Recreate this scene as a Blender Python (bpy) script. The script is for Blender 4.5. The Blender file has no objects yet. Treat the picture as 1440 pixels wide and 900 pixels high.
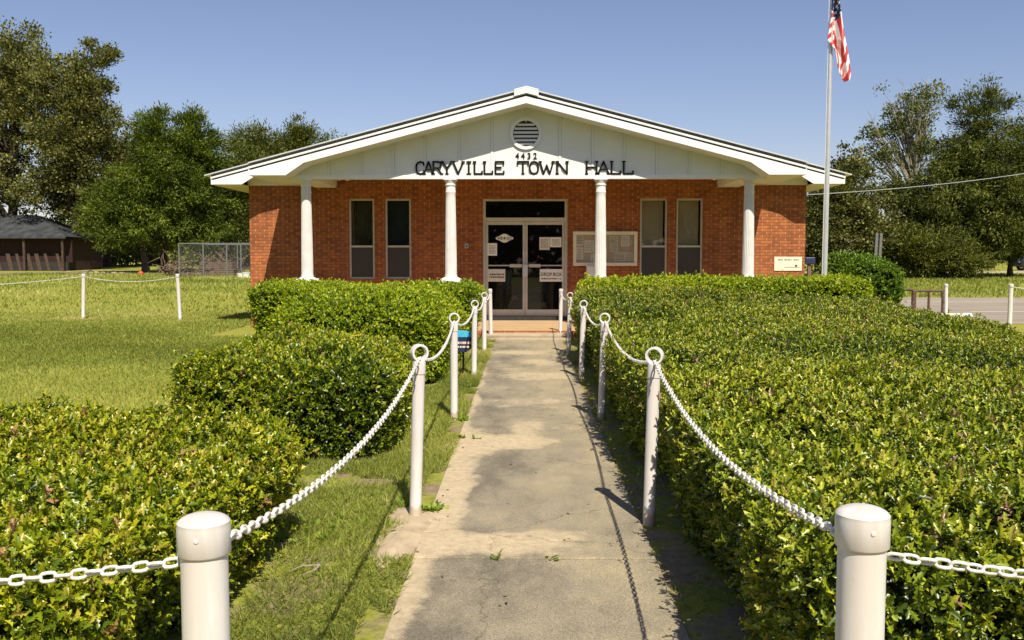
import bpy, math, random
import numpy as np
from mathutils import Vector, Matrix
random.seed(7); rng = np.random.default_rng(7)
PI = math.pi
scene = bpy.context.scene
COL = scene.collection

# ------------------------------------------------------------------ camera
F = 1300.0; HCAM = 1.6
PITCH = math.atan(88/F); YAW = math.atan(20/F*math.cos(PITCH))
fw = np.array([-math.sin(YAW)*math.cos(PITCH), math.cos(YAW)*math.cos(PITCH), -math.sin(PITCH)])
rt = np.array([math.cos(YAW), math.sin(YAW), 0.0]); up = np.cross(rt, fw)
def ray(px, py): return fw*F + rt*(px-720) - up*(py-450)
def at(px, py, Y):
    r = ray(px, py); t = Y/r[1]
    return Vector((r[0]*t, Y, HCAM + r[2]*t))
def gz(Y):                                   # gentle rise of the ground away from the camera
    if Y < 28: return 0.0
    if Y < 140: return 0.01*(Y-28)
    return 1.12
def gnd(px, py):
    r = ray(px, py); Y = 5.0
    for _ in range(60): Y = (HCAM - gz(Y))*r[1]/(-r[2])
    return Vector((r[0]*Y/r[1], Y, gz(Y)))
cd = bpy.data.cameras.new('camera'); cam = bpy.data.objects.new('camera', cd); COL.objects.link(cam)
cam.location = (0, 0, HCAM); cam.rotation_euler = (PI/2 - PITCH, 0, YAW)
cd.sensor_width = 36; cd.lens = F/1440*36; cd.clip_end = 2000; cd.clip_start = 0.05
scene.camera = cam

# ------------------------------------------------------------------ materials
def nt(name):
    m = bpy.data.materials.new(name); m.use_nodes = True
    t = m.node_tree; b = t.nodes['Principled BSDF']
    return m, t, t.nodes, t.links, b
def noise(N, L, scale, detail=4, coord='Object', rough=.55, vec=None):
    n = N.new('ShaderNodeTexNoise'); n.inputs['Scale'].default_value = scale
    n.inputs['Detail'].default_value = detail; n.inputs['Roughness'].default_value = rough
    if vec is None:
        c = N.new('ShaderNodeTexCoord'); vec = c.outputs[coord]
    L.new(vec, n.inputs['Vector']); return n
def ramp(N, L, fac, stops):
    r = N.new('ShaderNodeValToRGB'); e = r.color_ramp.elements
    while len(e) < len(stops): e.new(.5)
    for i, (p, c) in enumerate(stops):
        e[i].position = p; e[i].color = (*c, 1) if len(c) == 3 else c
    L.new(fac, r.inputs[0]); return r
def mix(N, L, fac, a, b, mode='MIX'):
    m = N.new('ShaderNodeMix'); m.data_type = 'RGBA'; m.blend_type = mode
    for s, v in ((0, fac), (6, a), (7, b)):
        if isinstance(v, (int, float)): m.inputs[s].default_value = v
        elif isinstance(v, tuple): m.inputs[s].default_value = (*v, 1)
        else: L.new(v, m.inputs[s])
    return m.outputs[2]
def bump(N, L, h, b, strength=.3, dist=.01):
    n = N.new('ShaderNodeBump'); n.inputs['Strength'].default_value = strength; n.inputs['Distance'].default_value = dist
    L.new(h, n.inputs['Height']); L.new(n.outputs[0], b.inputs['Normal']); return n
def plain(name, c1, c2, scale=6, rough=.6, bmp=.1, bdist=.004, metal=0, spec=.5):
    m, t, N, L, b = nt(name)
    n = noise(N, L, scale, 6); r = ramp(N, L, n.outputs[0], [(.3, c1), (.7, c2)])
    L.new(r.outputs[0], b.inputs['Base Color']); b.inputs['Roughness'].default_value = rough
    b.inputs['Metallic'].default_value = metal; b.inputs['Specular IOR Level'].default_value = spec
    if bmp: n2 = noise(N, L, scale*8, 3); bump(N, L, n2.outputs[0], b, bmp, bdist)
    return m
M = {}
def painted(name, base, dirt, rough=.5, scale=3.0, streak=.5):
    m, t, N, L, b = nt(name)
    c = N.new('ShaderNodeTexCoord'); mp = N.new('ShaderNodeMapping'); mp.inputs['Scale'].default_value = (8, 8, 1.2)
    L.new(c.outputs['Object'], mp.inputs[0])
    n = noise(N, L, scale, 6, vec=mp.outputs[0], rough=.65)
    r = ramp(N, L, n.outputs[0], [(.38, dirt), (.38+.25, base)])
    n1 = noise(N, L, 1.3, 5)
    r1 = ramp(N, L, n1.outputs[0], [(.3, (1-streak*.3,)*3), (.65, (1, 1, 1))])
    o = mix(N, L, 1.0, r.outputs[0], r1.outputs[0], 'MULTIPLY')
    L.new(o, b.inputs['Base Color']); b.inputs['Roughness'].default_value = rough
    n2 = noise(N, L, 60, 3); bump(N, L, n2.outputs[0], b, .08, .003)
    return m
M['white'] = plain('white_paint', (.74, .735, .71), (.82, .815, .80), 1.8, .5, .05)
M['gable'] = plain('white_board', (.70, .695, .665), (.77, .765, .74), 2.2, .6, .05)
M['pvc'] = painted('white_plastic', (.79, .775, .765), (.66, .60, .55), .38, 1.2, .5)
def grime(m):
    N = m.node_tree.nodes; L = m.node_tree.links; b = N['Principled BSDF']; src = b.inputs['Base Color'].links[0].from_socket
    c = N.new('ShaderNodeTexCoord'); sep = N.new('ShaderNodeSeparateXYZ'); L.new(c.outputs['Object'], sep.inputs[0])
    n = noise(N, L, 14, 6); a = N.new('ShaderNodeMath'); a.operation = 'MULTIPLY_ADD'; L.new(n.outputs[0], a.inputs[0]); a.inputs[1].default_value = -.14; L.new(sep.outputs[2], a.inputs[2])
    r = ramp(N, L, a.outputs[0], [(-.0, (.72, .62, .50)), (.03, (1, 1, 1))])
    n2 = noise(N, L, 45, 3, rough=.4); r2 = ramp(N, L, n2.outputs[0], [(.22, (.6, .54, .46)), (.27, (1, 1, 1))])
    o = mix(N, L, 1.0, src, r.outputs[0], 'MULTIPLY'); o = mix(N, L, 1.0, o, r2.outputs[0], 'MULTIPLY'); L.new(o, b.inputs['Base Color'])
M['pvcpipe'] = painted('white_pipe', (.79, .775, .765), (.68, .62, .57), .38, 1.2, .5); grime(M['pvcpipe'])
M['chain'] = painted('chain_plastic', (.80, .78, .74), (.60, .55, .47), .4, 6)
M['trim'] = plain('aluminium_trim', (.50, .46, .38), (.60, .56, .47), 4, .42, .05)
M['alu'] = plain('bare_aluminium', (.62, .62, .62), (.72, .72, .71), 3, .35, .03, metal=.6)
M['black'] = plain('black_letters', (.004, .004, .005), (.010, .010, .010), 20, .6, 0, spec=.15)
M['dark'] = plain('dark_gap', (.015, .014, .013), (.03, .028, .025), 10, .8, 0)
M['roofgrey'] = plain('weathered_edge', (.09, .09, .10), (.17, .17, .18), 12, .6, .2)
M['metalroof'] = plain('metal_roofing', (.62, .62, .61), (.74, .74, .73), 3, .35, .03, metal=.3)
M['cream'] = plain('cream_board', (.68, .62, .47), (.80, .74, .58), 3, .6, .05)
M['paper'] = plain('paper', (.80, .77, .68), (.88, .85, .76), 14, .8, .05)
M['paper2'] = plain('aged_paper', (.62, .58, .50), (.76, .71, .62), 9, .8, .05)
M['cork'] = plain('cork', (.46, .37, .29), (.56, .46, .37), 40, .9, .2)
M['ink'] = plain('ink', (.04, .035, .03), (.09, .085, .08), 30, .8, 0)
M['navy'] = plain('navy_paint', (.01, .015, .05), (.02, .03, .08), 10, .5, 0)
M['skyblue'] = plain('sky_blue_print', (.03, .38, .66), (.08, .50, .78), 30, .5, 0)
M['pink'] = plain('pale_print', (.65, .50, .45), (.8, .7, .62), 30, .5, 0)
M['rust'] = plain('rusty_pipe', (.055, .028, .018), (.14, .075, .05), 14, .65, .3)
M['galv'] = plain('galvanised_steel', (.34, .35, .35), (.46, .47, .46), 12, .5, .05, metal=.4)
M['red'] = plain('orange_red_plastic', (.65, .06, .02), (.75, .09, .03), 10, .4, 0)
M['bucket'] = plain('white_bucket_plastic', (.62, .62, .60), (.74, .74, .70), 6, .5, 0)
M['blind'] = plain('window_blind', (.115, .10, .075), (.155, .135, .10), 2, .8, .1)
M['blindlight'] = plain('pale_window_blind', (.26, .24, .175), (.33, .30, .225), 2, .8, .1)
M['curtain'] = plain('dark_curtain', (.035, .042, .026), (.075, .08, .05), 5, .9, .1)
M['navyblind'] = plain('navy_curtain', (.006, .016, .026), (.012, .028, .04), 3, .9, .1)
M['darkroom'] = plain('dark_interior', (.010, .010, .012), (.018, .018, .02), 3, .9, 0)
M['rubber'] = plain('tyre_rubber', (.015,)*3, (.03,)*3, 20, .8, .1)
M['carpaint'] = plain('black_car_paint', (.010, .010, .012), (.016, .016, .018), 2, .25, 0)
M['flagred'] = plain('flag_red', (.50, .035, .04), (.60, .06, .06), 6, .8, .05)
M['flagwhite'] = plain('flag_white', (.74, .72, .70), (.82, .80, .78), 6, .8, .05)
M['flagblue'] = plain('flag_blue', (.012, .02, .09), (.03, .04, .14), 6, .8, .05)
M['lumber'] = plain('weathered_lumber', (.08, .055, .038), (.20, .13, .085), 3, .85, .3)
M['shedred'] = plain('barn_red_boards', (.018, .004, .003), (.032, .007, .005), 4, .85, .2)  # board red darkened to carry the shade of the trees
M['shedroof'] = plain('shed_roof_tin', (.016, .019, .024), (.065, .07, .07), 1.6, .6, .3)  # roof colour lowered to stand in for tree shade
M['darkboard'] = plain('old_dark_board', (.03, .018, .012), (.09, .05, .032), 4, .9, .3)
M['stake'] = plain('grey_timber', (.10, .10, .09), (.17, .17, .16), 6, .9, .2)
M['joint'] = plain('paint_joint', (.30, .29, .26), (.42, .40, .36), 6, .8, 0)
M['wire'] = plain('dull_wire', (.10, .105, .10), (.17, .175, .17), 12, .6, .05)
M['colwhite'] = plain('column_paint', (.60, .585, .55), (.70, .68, .64), 5, .55, .05)
M['rock'] = plain('rubble', (.18, .14, .11), (.34, .28, .22), 6, .9, .4, .03)
M['earth'] = plain('bare_earth', (.17, .12, .075), (.29, .21, .14), 5, .95, .5, .03)

def brick(name, c1, c2, bed, head):
    m, t, N, L, b = nt(name)
    uv = N.new('ShaderNodeUVMap'); RH = .0685
    br = N.new('ShaderNodeTexBrick'); L.new(uv.outputs[0], br.inputs['Vector'])
    br.inputs['Scale'].default_value = 1; br.inputs['Brick Width'].default_value = .213; br.inputs['Row Height'].default_value = RH
    br.inputs['Mortar Size'].default_value = .0062; br.inputs['Mortar Smooth'].default_value = .2; br.inputs['Bias'].default_value = -.1
    br.inputs['Color1'].default_value = (*c1, 1); br.inputs['Color2'].default_value = (*c2, 1); br.inputs['Mortar'].default_value = (*head, 1)
    # bed joints coloured darker for shade in the raked recess; head joints pale
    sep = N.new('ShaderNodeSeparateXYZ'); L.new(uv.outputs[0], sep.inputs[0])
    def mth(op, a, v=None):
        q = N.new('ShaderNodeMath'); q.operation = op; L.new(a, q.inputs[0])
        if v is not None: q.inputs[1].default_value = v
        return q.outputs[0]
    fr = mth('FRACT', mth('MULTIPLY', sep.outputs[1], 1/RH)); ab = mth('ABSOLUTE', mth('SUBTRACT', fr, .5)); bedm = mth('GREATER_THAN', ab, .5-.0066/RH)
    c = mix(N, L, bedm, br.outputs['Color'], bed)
    n = noise(N, L, 9, 6, vec=uv.outputs[0]); r = ramp(N, L, n.outputs[0], [(.25, (.72, .70, .68)), (.7, (1.15, 1.1, 1.05))])
    n3 = noise(N, L, 1.1, 4, vec=uv.outputs[0]); r3 = ramp(N, L, n3.outputs[0], [(.3, (.85, .85, .85)), (.7, (1.06, 1.04, 1.02))])
    o = mix(N, L, 1.0, c, r.outputs[0], 'MULTIPLY'); o = mix(N, L, 1.0, o, r3.outputs[0], 'MULTIPLY')
    mp = N.new('ShaderNodeMapping'); mp.inputs['Scale'].default_value = (3.0, .35, 1); L.new(uv.outputs[0], mp.inputs[0]); n7 = noise(N, L, 1.5, 6, vec=mp.outputs[0]); r7 = ramp(N, L, n7.outputs[0], [(.35, (.80, .79, .78)), (.6, (1.04, 1.03, 1.02))]); o = mix(N, L, 1.0, o, r7.outputs[0], 'MULTIPLY')
    L.new(o, b.inputs['Base Color']); b.inputs['Roughness'].default_value = .85
    inv = N.new('ShaderNodeMath'); inv.operation = 'SUBTRACT'; inv.inputs[0].default_value = 1; L.new(br.outputs['Fac'], inv.inputs[1])
    n2 = noise(N, L, 90, 4, vec=uv.outputs[0]); ad = N.new('ShaderNodeMath'); ad.operation = 'MULTIPLY_ADD'
    L.new(n2.outputs[0], ad.inputs[0]); ad.inputs[1].default_value = .35; L.new(inv.outputs[0], ad.inputs[2])
    bump(N, L, ad.outputs[0], b, .8, .008)
    return m
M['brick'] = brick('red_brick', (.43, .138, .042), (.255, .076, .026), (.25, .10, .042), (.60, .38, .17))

def leafmat(name, stops, transl=.28, rough=.38, spec=.5, coat=0):
    m, t, N, L, b = nt(name)
    a = N.new('ShaderNodeAttribute'); a.attribute_name = 'tint'
    r = ramp(N, L, a.outputs['Fac'], stops)
    L.new(r.outputs[0], b.inputs['Base Color']); b.inputs['Roughness'].default_value = rough
    b.inputs['Specular IOR Level'].default_value = spec
    tr = N.new('ShaderNodeBsdfTranslucent')
    hs = N.new('ShaderNodeHueSaturation'); hs.inputs['Saturation'].default_value = 1.15; hs.inputs['Value'].default_value = 1.5
    L.new(r.outputs[0], hs.inputs['Color']); L.new(hs.outputs[0], tr.inputs[0])
    mx = N.new('ShaderNodeMixShader'); mx.inputs[0].default_value = transl
    L.new(b.outputs[0], mx.inputs[1]); L.new(tr.outputs[0], mx.inputs[2])
    L.new(mx.outputs[0], N['Material Output'].inputs[0])
    return m
HST = [(0, (.022, .042, .004)), (.3, (.075, .125, .006)), (.62, (.23, .285, .010)), (.9, (.46, .46, .020)), (1, (.38, .22, .10))]
M['holly'] = leafmat('holly_leaf', HST, .22, .33, .55)
M['hollydull'] = leafmat('mixed_holly_leaf', [(0, (.022, .040, .005)), (.3, (.080, .122, .009)), (.62, (.23, .285, .015)), (.9, (.45, .46, .030)), (1, (.30, .17, .11))], .13, .36, .5)
M['box'] = leafmat('boxwood_leaf', [(0, (.03, .055, .005)), (.35, (.11, .18, .008)), (.75, (.30, .38, .014)), (1, (.46, .48, .03))], .25, .4, .4)
M['glossy'] = leafmat('dark_bush_leaf', [(0, (.02, .045, .006)), (.5, (.07, .14, .012)), (.9, (.20, .31, .02)), (1, (.3, .4, .04))], .25, .35, .5)
M['grassb'] = leafmat('grass_blade', [(0, (.11, .14, .025)), (.4, (.245, .28, .05)), (.75, (.39, .395, .09)), (1, (.54, .46, .22))], .3, .6, .2)
M['weed'] = leafmat('weed_leaf', [(0, (.09, .15, .015)), (.5, (.20, .29, .03)), (1, (.36, .42, .06))], .3, .5, .3)
M['oak'] = leafmat('oak_leaf', [(0, (.03, .038, .010)), (.5, (.125, .132, .032)), (1, (.33, .31, .09))], .2, .6, .2)
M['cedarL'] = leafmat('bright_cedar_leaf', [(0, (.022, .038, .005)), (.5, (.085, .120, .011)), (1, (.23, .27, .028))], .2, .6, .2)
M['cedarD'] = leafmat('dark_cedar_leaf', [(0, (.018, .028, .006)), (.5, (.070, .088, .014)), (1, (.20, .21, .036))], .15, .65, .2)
M['farleaf'] = leafmat('far_leaf', [(0, (.045, .06, .014)), (.5, (.12, .14, .032)), (1, (.25, .26, .075))], .2, .7, .1)
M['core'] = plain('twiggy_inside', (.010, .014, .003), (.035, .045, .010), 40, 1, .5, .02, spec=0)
M['bark'] = plain('dark_bark', (.035, .026, .018), (.085, .065, .046), 5, .9, .6, .05)
M['palebark'] = plain('pale_bark', (.20, .17, .13), (.36, .32, .25), 5, .9, .4, .03)
M['stem'] = plain('woody_stem', (.09, .06, .04), (.17, .12, .08), 30, .9, .3)

# concrete walk: grey weathered slabs with drifts of pale sand (the drifts have their own shapes and places)
def concrete():
    m, t, N, L, b = nt('weathered_concrete')
    c = N.new('ShaderNodeTexCoord'); o = c.outputs['Object']
    sep = N.new('ShaderNodeSeparateXYZ'); L.new(o, sep.inputs[0])
    n1 = noise(N, L, 1.6, 10, vec=o, rough=.78)
    mp = N.new('ShaderNodeMapping'); mp.inputs['Scale'].default_value = (1, .55, 1); L.new(o, mp.inputs[0])
    n5 = noise(N, L, 2.2, 7, vec=mp.outputs[0], rough=.7)
    def blob(x, y, rx, ry, amp):
        s = N.new('ShaderNodeVectorMath'); s.operation = 'SUBTRACT'; L.new(o, s.inputs[0]); s.inputs[1].default_value = (x, y, 0)
        k = N.new('ShaderNodeVectorMath'); k.operation = 'MULTIPLY'; L.new(s.outputs[0], k.inputs[0]); k.inputs[1].default_value = (1/rx, 1/ry, 0)
        l = N.new('ShaderNodeVectorMath'); l.operation = 'LENGTH'; L.new(k.outputs[0], l.inputs[0])
        r = N.new('ShaderNodeMapRange'); r.inputs[1].default_value = .45; r.inputs[2].default_value = 1.15; r.inputs[3].default_value = amp; r.inputs[4].default_value = 0
        L.new(l.outputs['Value'], r.inputs[0]); return r.outputs[0]
    acc = n1.outputs[0]
    for args in ((-.62, 5.6, .26, 1.2, .42), (-.30, 5.05, .42, .24, .36), (.05, 5.15, .3, .22, .22), (-.58, 7.6, .34, .9, .36), (-.2, 7.9, .45, .35, .34), (.0, 8.7, .2, .8, .2),
                 (-.62, 4.1, .16, .8, .25), (-.5, 6.5, .2, .6, .3), (.1, 12.3, .7, .5, .22), (.1, 10.2, .5, .3, .16), (-.1, 15.5, .6, .5, .2), (.2, 14.0, .4, .4, .2), (-.62, 10, .12, 4, .25),
                 (-.05, 5.95, .42, .6, -.16), (-.1, 3.9, .5, .7, -.10), (0, 9.3, .5, .5, -.12), (-.25, 11, .5, .6, -.12), (0, 6.9, .5, .5, -.08)):
        a = N.new('ShaderNodeMath'); a.operation = 'ADD'; L.new(acc, a.inputs[0]); L.new(blob(*args), a.inputs[1]); acc = a.outputs[0]
    sand = ramp(N, L, acc, [(.56, (0, 0, 0)), (.66, (.7,)*3), (.8, (1, 1, 1))])
    gx = N.new('ShaderNodeMapRange'); gx.inputs[1].default_value = -.6; gx.inputs[2].default_value = .5; gx.inputs[3].default_value = -.10; gx.inputs[4].default_value = .09; L.new(sep.outputs[0], gx.inputs[0])
    gy = N.new('ShaderNodeMapRange'); gy.inputs[1].default_value = 3; gy.inputs[2].default_value = 16; gy.inputs[3].default_value = -.03; gy.inputs[4].default_value = .07; L.new(sep.outputs[1], gy.inputs[0])
    sm = N.new('ShaderNodeMath'); sm.operation = 'ADD'; L.new(gx.outputs[0], sm.inputs[0]); L.new(gy.outputs[0], sm.inputs[1])
    sm2 = N.new('ShaderNodeMath'); sm2.operation = 'ADD'; L.new(sm.outputs[0], sm2.inputs[0]); L.new(n5.outputs[0], sm2.inputs[1])
    film = ramp(N, L, sm2.outputs[0], [(.34, (.19, .168, .13)), (.48, (.285, .25, .186)), (.68, (.40, .338, .228))])
    n2 = noise(N, L, 160, 3, vec=o); sp = ramp(N, L, n2.outputs[0], [(.3, (.55, .55, .55)), (.62, (1.18, 1.16, 1.12))])
    vo = N.new('ShaderNodeTexVoronoi'); vo.inputs['Scale'].default_value = 120; L.new(o, vo.inputs['Vector'])
    vr = ramp(N, L, vo.outputs['Distance'], [(.15, (1.35, 1.32, 1.25)), (.4, (.9, .9, .9))])
    g = mix(N, L, 1.0, film.outputs[0], sp.outputs[0], 'MULTIPLY'); g = mix(N, L, .7, g, vr.outputs[0], 'MULTIPLY')
    vk = N.new('ShaderNodeTexVoronoi'); vk.feature = 'DISTANCE_TO_EDGE'; vk.inputs['Scale'].default_value = .55; nv = noise(N, L, 3, 6, vec=o)
    mv = N.new('ShaderNodeVectorMath'); mv.operation = 'MULTIPLY_ADD'; L.new(nv.outputs['Color'], mv.inputs[0]); mv.inputs[1].default_value = (.5, .5, .5); L.new(o, mv.inputs[2]); L.new(mv.outputs[0], vk.inputs['Vector'])
    ck = ramp(N, L, vk.outputs['Distance'], [(.0, (.62, .58, .52)), (.004, (1, 1, 1))])
    n6 = noise(N, L, 20, 5, vec=o); sc = ramp(N, L, n6.outputs[0], [(.3, (.42, .335, .215)), (.7, (.56, .455, .30))])
    n8 = noise(N, L, 300, 2, vec=o); s8 = ramp(N, L, n8.outputs[0], [(.36, (.6, .6, .6)), (.5, (1, 1, 1)), (.7, (1.2, 1.18, 1.12))])
    col = mix(N, L, sand.outputs[0], g, sc.outputs[0]); col = mix(N, L, 1.0, col, ck.outputs[0], 'MULTIPLY'); col = mix(N, L, .8, col, s8.outputs[0], 'MULTIPLY')
    L.new(col, b.inputs['Base Color']); b.inputs['Roughness'].default_value = .9; b.inputs['Specular IOR Level'].default_value = .2
    bump(N, L, n2.outputs[0], b, .5, .004)
    return m
M['concrete'] = concrete()
M['step'] = plain('pale_concrete', (.34, .27, .18), (.46, .38, .27), 6, .9, .3)
M['slab'] = plain('ochre_porch_floor', (.42, .28, .14), (.50, .34, .18), 3, .85, .2)
M['sand'] = plain('washed_sand', (.33, .25, .16), (.50, .40, .26), 9, .95, .4)
def asphalt():
    m, t, N, L, b = nt('faded_asphalt')
    c = N.new('ShaderNodeTexCoord'); mp = N.new('ShaderNodeMapping'); mp.inputs['Scale'].default_value = (.15, 1, 1); L.new(c.outputs['Object'], mp.inputs[0])
    n = noise(N, L, 1.4, 6, vec=mp.outputs[0]); r = ramp(N, L, n.outputs[0], [(.3, (.24, .20, .15)), (.7, (.36, .305, .235))])
    n2 = noise(N, L, 60, 3); r2 = ramp(N, L, n2.outputs[0], [(.3, (.8,)*3), (.7, (1.1,)*3)])
    L.new(mix(N, L, 1.0, r.outputs[0], r2.outputs[0], 'MULTIPLY'), b.inputs['Base Color']); b.inputs['Roughness'].default_value = .9
    return m
M['asphalt'] = asphalt()
def ground_mat():
    m, t, N, L, b = nt('lawn_soil')
    c = N.new('ShaderNodeTexCoord'); o = c.outputs['Object']
    n = noise(N, L, .35, 6, vec=o); n2 = noise(N, L, 14, 6, vec=o, rough=.7); n3 = noise(N, L, 3.1, 5, vec=o)
    g = ramp(N, L, n2.outputs[0], [(.25, (.13, .14, .03)), (.5, (.26, .265, .05)), (.75, (.37, .355, .08))])
    tone = ramp(N, L, n.outputs[0], [(.3, (.82, .88, .8)), (.7, (1.15, 1.08, 1.0))])
    g2 = mix(N, L, 1.0, g.outputs[0], tone.outputs[0], 'MULTIPLY')
    d = ramp(N, L, n2.outputs[0], [(.3, (.17, .125, .08)), (.7, (.33, .255, .165))])
    # dirt shows near the walk (its own place), lawn elsewhere
    sep = N.new('ShaderNodeSeparateXYZ'); L.new(o, sep.inputs[0])
    ab = N.new('ShaderNodeMath'); ab.operation = 'ABSOLUTE'; L.new(sep.outputs[0], ab.inputs[0])
    mr = N.new('ShaderNodeMapRange'); mr.inputs[1].default_value = 1.2; mr.inputs[2].default_value = 3.6; mr.inputs[3].default_value = .04; mr.inputs[4].default_value = -.35
    L.new(ab.outputs[0], mr.inputs[0]); ad = N.new('ShaderNodeMath'); ad.operation = 'ADD'; L.new(mr.outputs[0], ad.inputs[0]); L.new(n3.outputs[0], ad.inputs[1])
    k = ramp(N, L, ad.outputs[0], [(.5, (0, 0, 0)), (.62, (1, 1, 1))])
    L.new(mix(N, L, k.outputs[0], g2, d.outputs[0]), b.inputs['Base Color']); b.inputs['Roughness'].default_value = .95; b.inputs['Specular IOR Level'].default_value = .1
    bump(N, L, n2.outputs[0], b, .6, .03)
    return m
M['ground'] = ground_mat()
def glass(name, tint, refl=1.0, trans=.0, rough=.02):
    m, t, N, L, b = nt(name)
    b.inputs['Base Color'].default_value = (*tint, 1); b.inputs['Roughness'].default_value = rough; b.inputs['IOR'].default_value = 1.52
    if trans:
        tp = N.new('ShaderNodeBsdfTransparent'); gl = N.new('ShaderNodeBsdfGlossy'); gl.inputs['Roughness'].default_value = rough
        fr = N.new('ShaderNodeFresnel'); fr.inputs[0].default_value = 1.5
        tp.inputs[0].default_value = (trans, trans, trans*.98, 1)
        ge = N.new('ShaderNodeNewGeometry'); q = N.new('ShaderNodeMix'); L.new(ge.outputs['Backfacing'], q.inputs[0]); L.new(fr.outputs[0], q.inputs[2]); q.inputs[3].default_value = .05
        mx = N.new('ShaderNodeMixShader'); L.new(q.outputs[0], mx.inputs[0]); L.new(tp.outputs[0], mx.inputs[1]); L.new(gl.outputs[0], mx.inputs[2])
        L.new(mx.outputs[0], N['Material Output'].inputs[0])
    return m
M['doorglass'] = glass('dark_door_glass', (.004, .004, .005))
M['winglass'] = glass('window_glass', (0, 0, 0), trans=.95)
def screenmat():
    m, t, N, L, b = nt('insect_screen')
    n = noise(N, L, 160, 2); r = ramp(N, L, n.outputs[0], [(.35, (.030, .027, .022)), (.65, (.062, .055, .045))])
    L.new(r.outputs[0], b.inputs['Base Color']); b.inputs['Roughness'].default_value = .6
    return m
M['screen'] = screenmat()

# ------------------------------------------------------------------ mesh builder
class MB:
    def __init__(s): s.v = []; s.f = []; s.mi = []
    def poly(s, pts, mi=0):
        n = len(s.v); s.v += [tuple(p) for p in pts]; s.f.append(tuple(range(n, n+len(pts)))); s.mi.append(mi)
    def box(s, x0, x1, y0, y1, z0, z1, mi=0):
        n = len(s.v)
        s.v += [(x0,y0,z0),(x1,y0,z0),(x1,y1,z0),(x0,y1,z0),(x0,y0,z1),(x1,y0,z1),(x1,y1,z1),(x0,y1,z1)]
        for f in ((0,3,2,1),(4,5,6,7),(0,1,5,4),(1,2,6,5),(2,3,7,6),(3,0,4,7)): s.f.append(tuple(n+i for i in f)); s.mi.append(mi)
    def prism(s, pts, y0, y1, mi=0):      # pts (x,z) extruded along y
        n = len(s.v); k = len(pts)
        s.v += [(x, y0, z) for x, z in pts] + [(x, y1, z) for x, z in pts]
        s.f.append(tuple(n+i for i in range(k))); s.f.append(tuple(n+k+i for i in reversed(range(k)))); s.mi += [mi, mi]
        for i in range(k):
            j = (i+1) % k; s.f.append((n+i, n+k+i, n+k+j, n+j)); s.mi.append(mi)
    def tube(s, pts, rad, seg=10, cap=True, mi=0, closed=False):
        pts = [Vector(p) for p in pts]; n0 = len(s.v); K = len(pts)
        if not hasattr(rad, '__len__'): rad = [rad]*K
        prev = None
        for i, p in enumerate(pts):
            if closed: d = pts[(i+1) % K]-pts[i-1]
            else: d = pts[min(i+1, K-1)]-pts[max(i-1, 0)]
            d.normalize()
            a = (prev - d*prev.dot(d)) if prev is not None else d.orthogonal()
            if a.length < 1e-6: a = d.orthogonal()
            a.normalize(); prev = a; b = d.cross(a)
            for k in range(seg):
                t = 2*PI*k/seg; s.v.append(tuple(p + (a*math.cos(t)+b*math.sin(t))*rad[i]))
        R = K if closed else K-1
        for i in range(R):
            for k in range(seg):
                a0 = n0+i*seg+k; a1 = n0+i*seg+(k+1) % seg; j = (i+1) % K
                s.f.append((a0, a1, n0+j*seg+(k+1) % seg, n0+j*seg+k)); s.mi.append(mi)
        if cap and not closed:
            s.f.append(tuple(n0+k for k in reversed(range(seg)))); s.f.append(tuple(n0+(K-1)*seg+k for k in range(seg))); s.mi += [mi, mi]
    def lathe(s, prof, c=(0,0,0), seg=32, mi=0, rfun=None):   # prof list of (r,z)
        n0 = len(s.v)
        for r, z in prof:
            for k in range(seg):
                t = 2*PI*k/seg; rr = r*(rfun(t, z) if rfun else 1)
                s.v.append((c[0]+rr*math.cos(t), c[1]+rr*math.sin(t), c[2]+z))
        for i in range(len(prof)-1):
            for k in range(seg):
                k2 = (k+1) % seg; s.f.append((n0+i*seg+k, n0+i*seg+k2, n0+(i+1)*seg+k2, n0+(i+1)*seg+k)); s.mi.append(mi)
        s.f.append(tuple(n0+k for k in reversed(range(seg)))); s.f.append(tuple(n0+(len(prof)-1)*seg+k for k in range(seg))); s.mi += [mi, mi]
    def build(s, name, mats, parent=None, smooth=False, bevel=0, loc=None):
        me = bpy.data.meshes.new(name); me.from_pydata(s.v, [], s.f)
        if not isinstance(mats, (list, tuple)): mats = [mats]
        for m in mats: me.materials.append(m)
        me.polygons.foreach_set('material_index', s.mi)
        uv = me.uv_layers.new(name='UVMap'); vs = me.vertices
        for p in me.polygons:
            nx, ny, nz = (abs(c) for c in p.normal)
            for li in p.loop_indices:
                co = vs[me.loops[li].vertex_index].co
                uv.data[li].uv = (co.x, co.z) if ny >= nx and ny >= nz else ((co.y, co.z) if nx >= nz else (co.x, co.y))
        if smooth is True:
            me.polygons.foreach_set('use_smooth', [True]*len(me.polygons))
            me.set_sharp_from_angle(angle=math.radians(40))
        me.update()
        o = bpy.data.objects.new(name, me); COL.objects.link(o)
        if loc: o.location = loc
        if parent: o.parent = parent
        if bevel:
            bm = o.modifiers.new('bevel', 'BEVEL'); bm.width = bevel; bm.segments = 2; bm.limit_method = 'ANGLE'
        return o
def tag(o, label=None, cat=None, group=None, kind=None):
    if label: o['label'] = label
    if cat: o['category'] = cat
    if group: o['group'] = group
    if kind: o['kind'] = kind
    return o
def empty(name, loc=(0, 0, 0), label=None, cat=None, group=None, rz=0):
    o = bpy.data.objects.new(name, None); COL.objects.link(o); o.location = loc; o.rotation_euler = (0, 0, rz)
    o.empty_display_size = .2
    return tag(o, label, cat, group)
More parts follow.
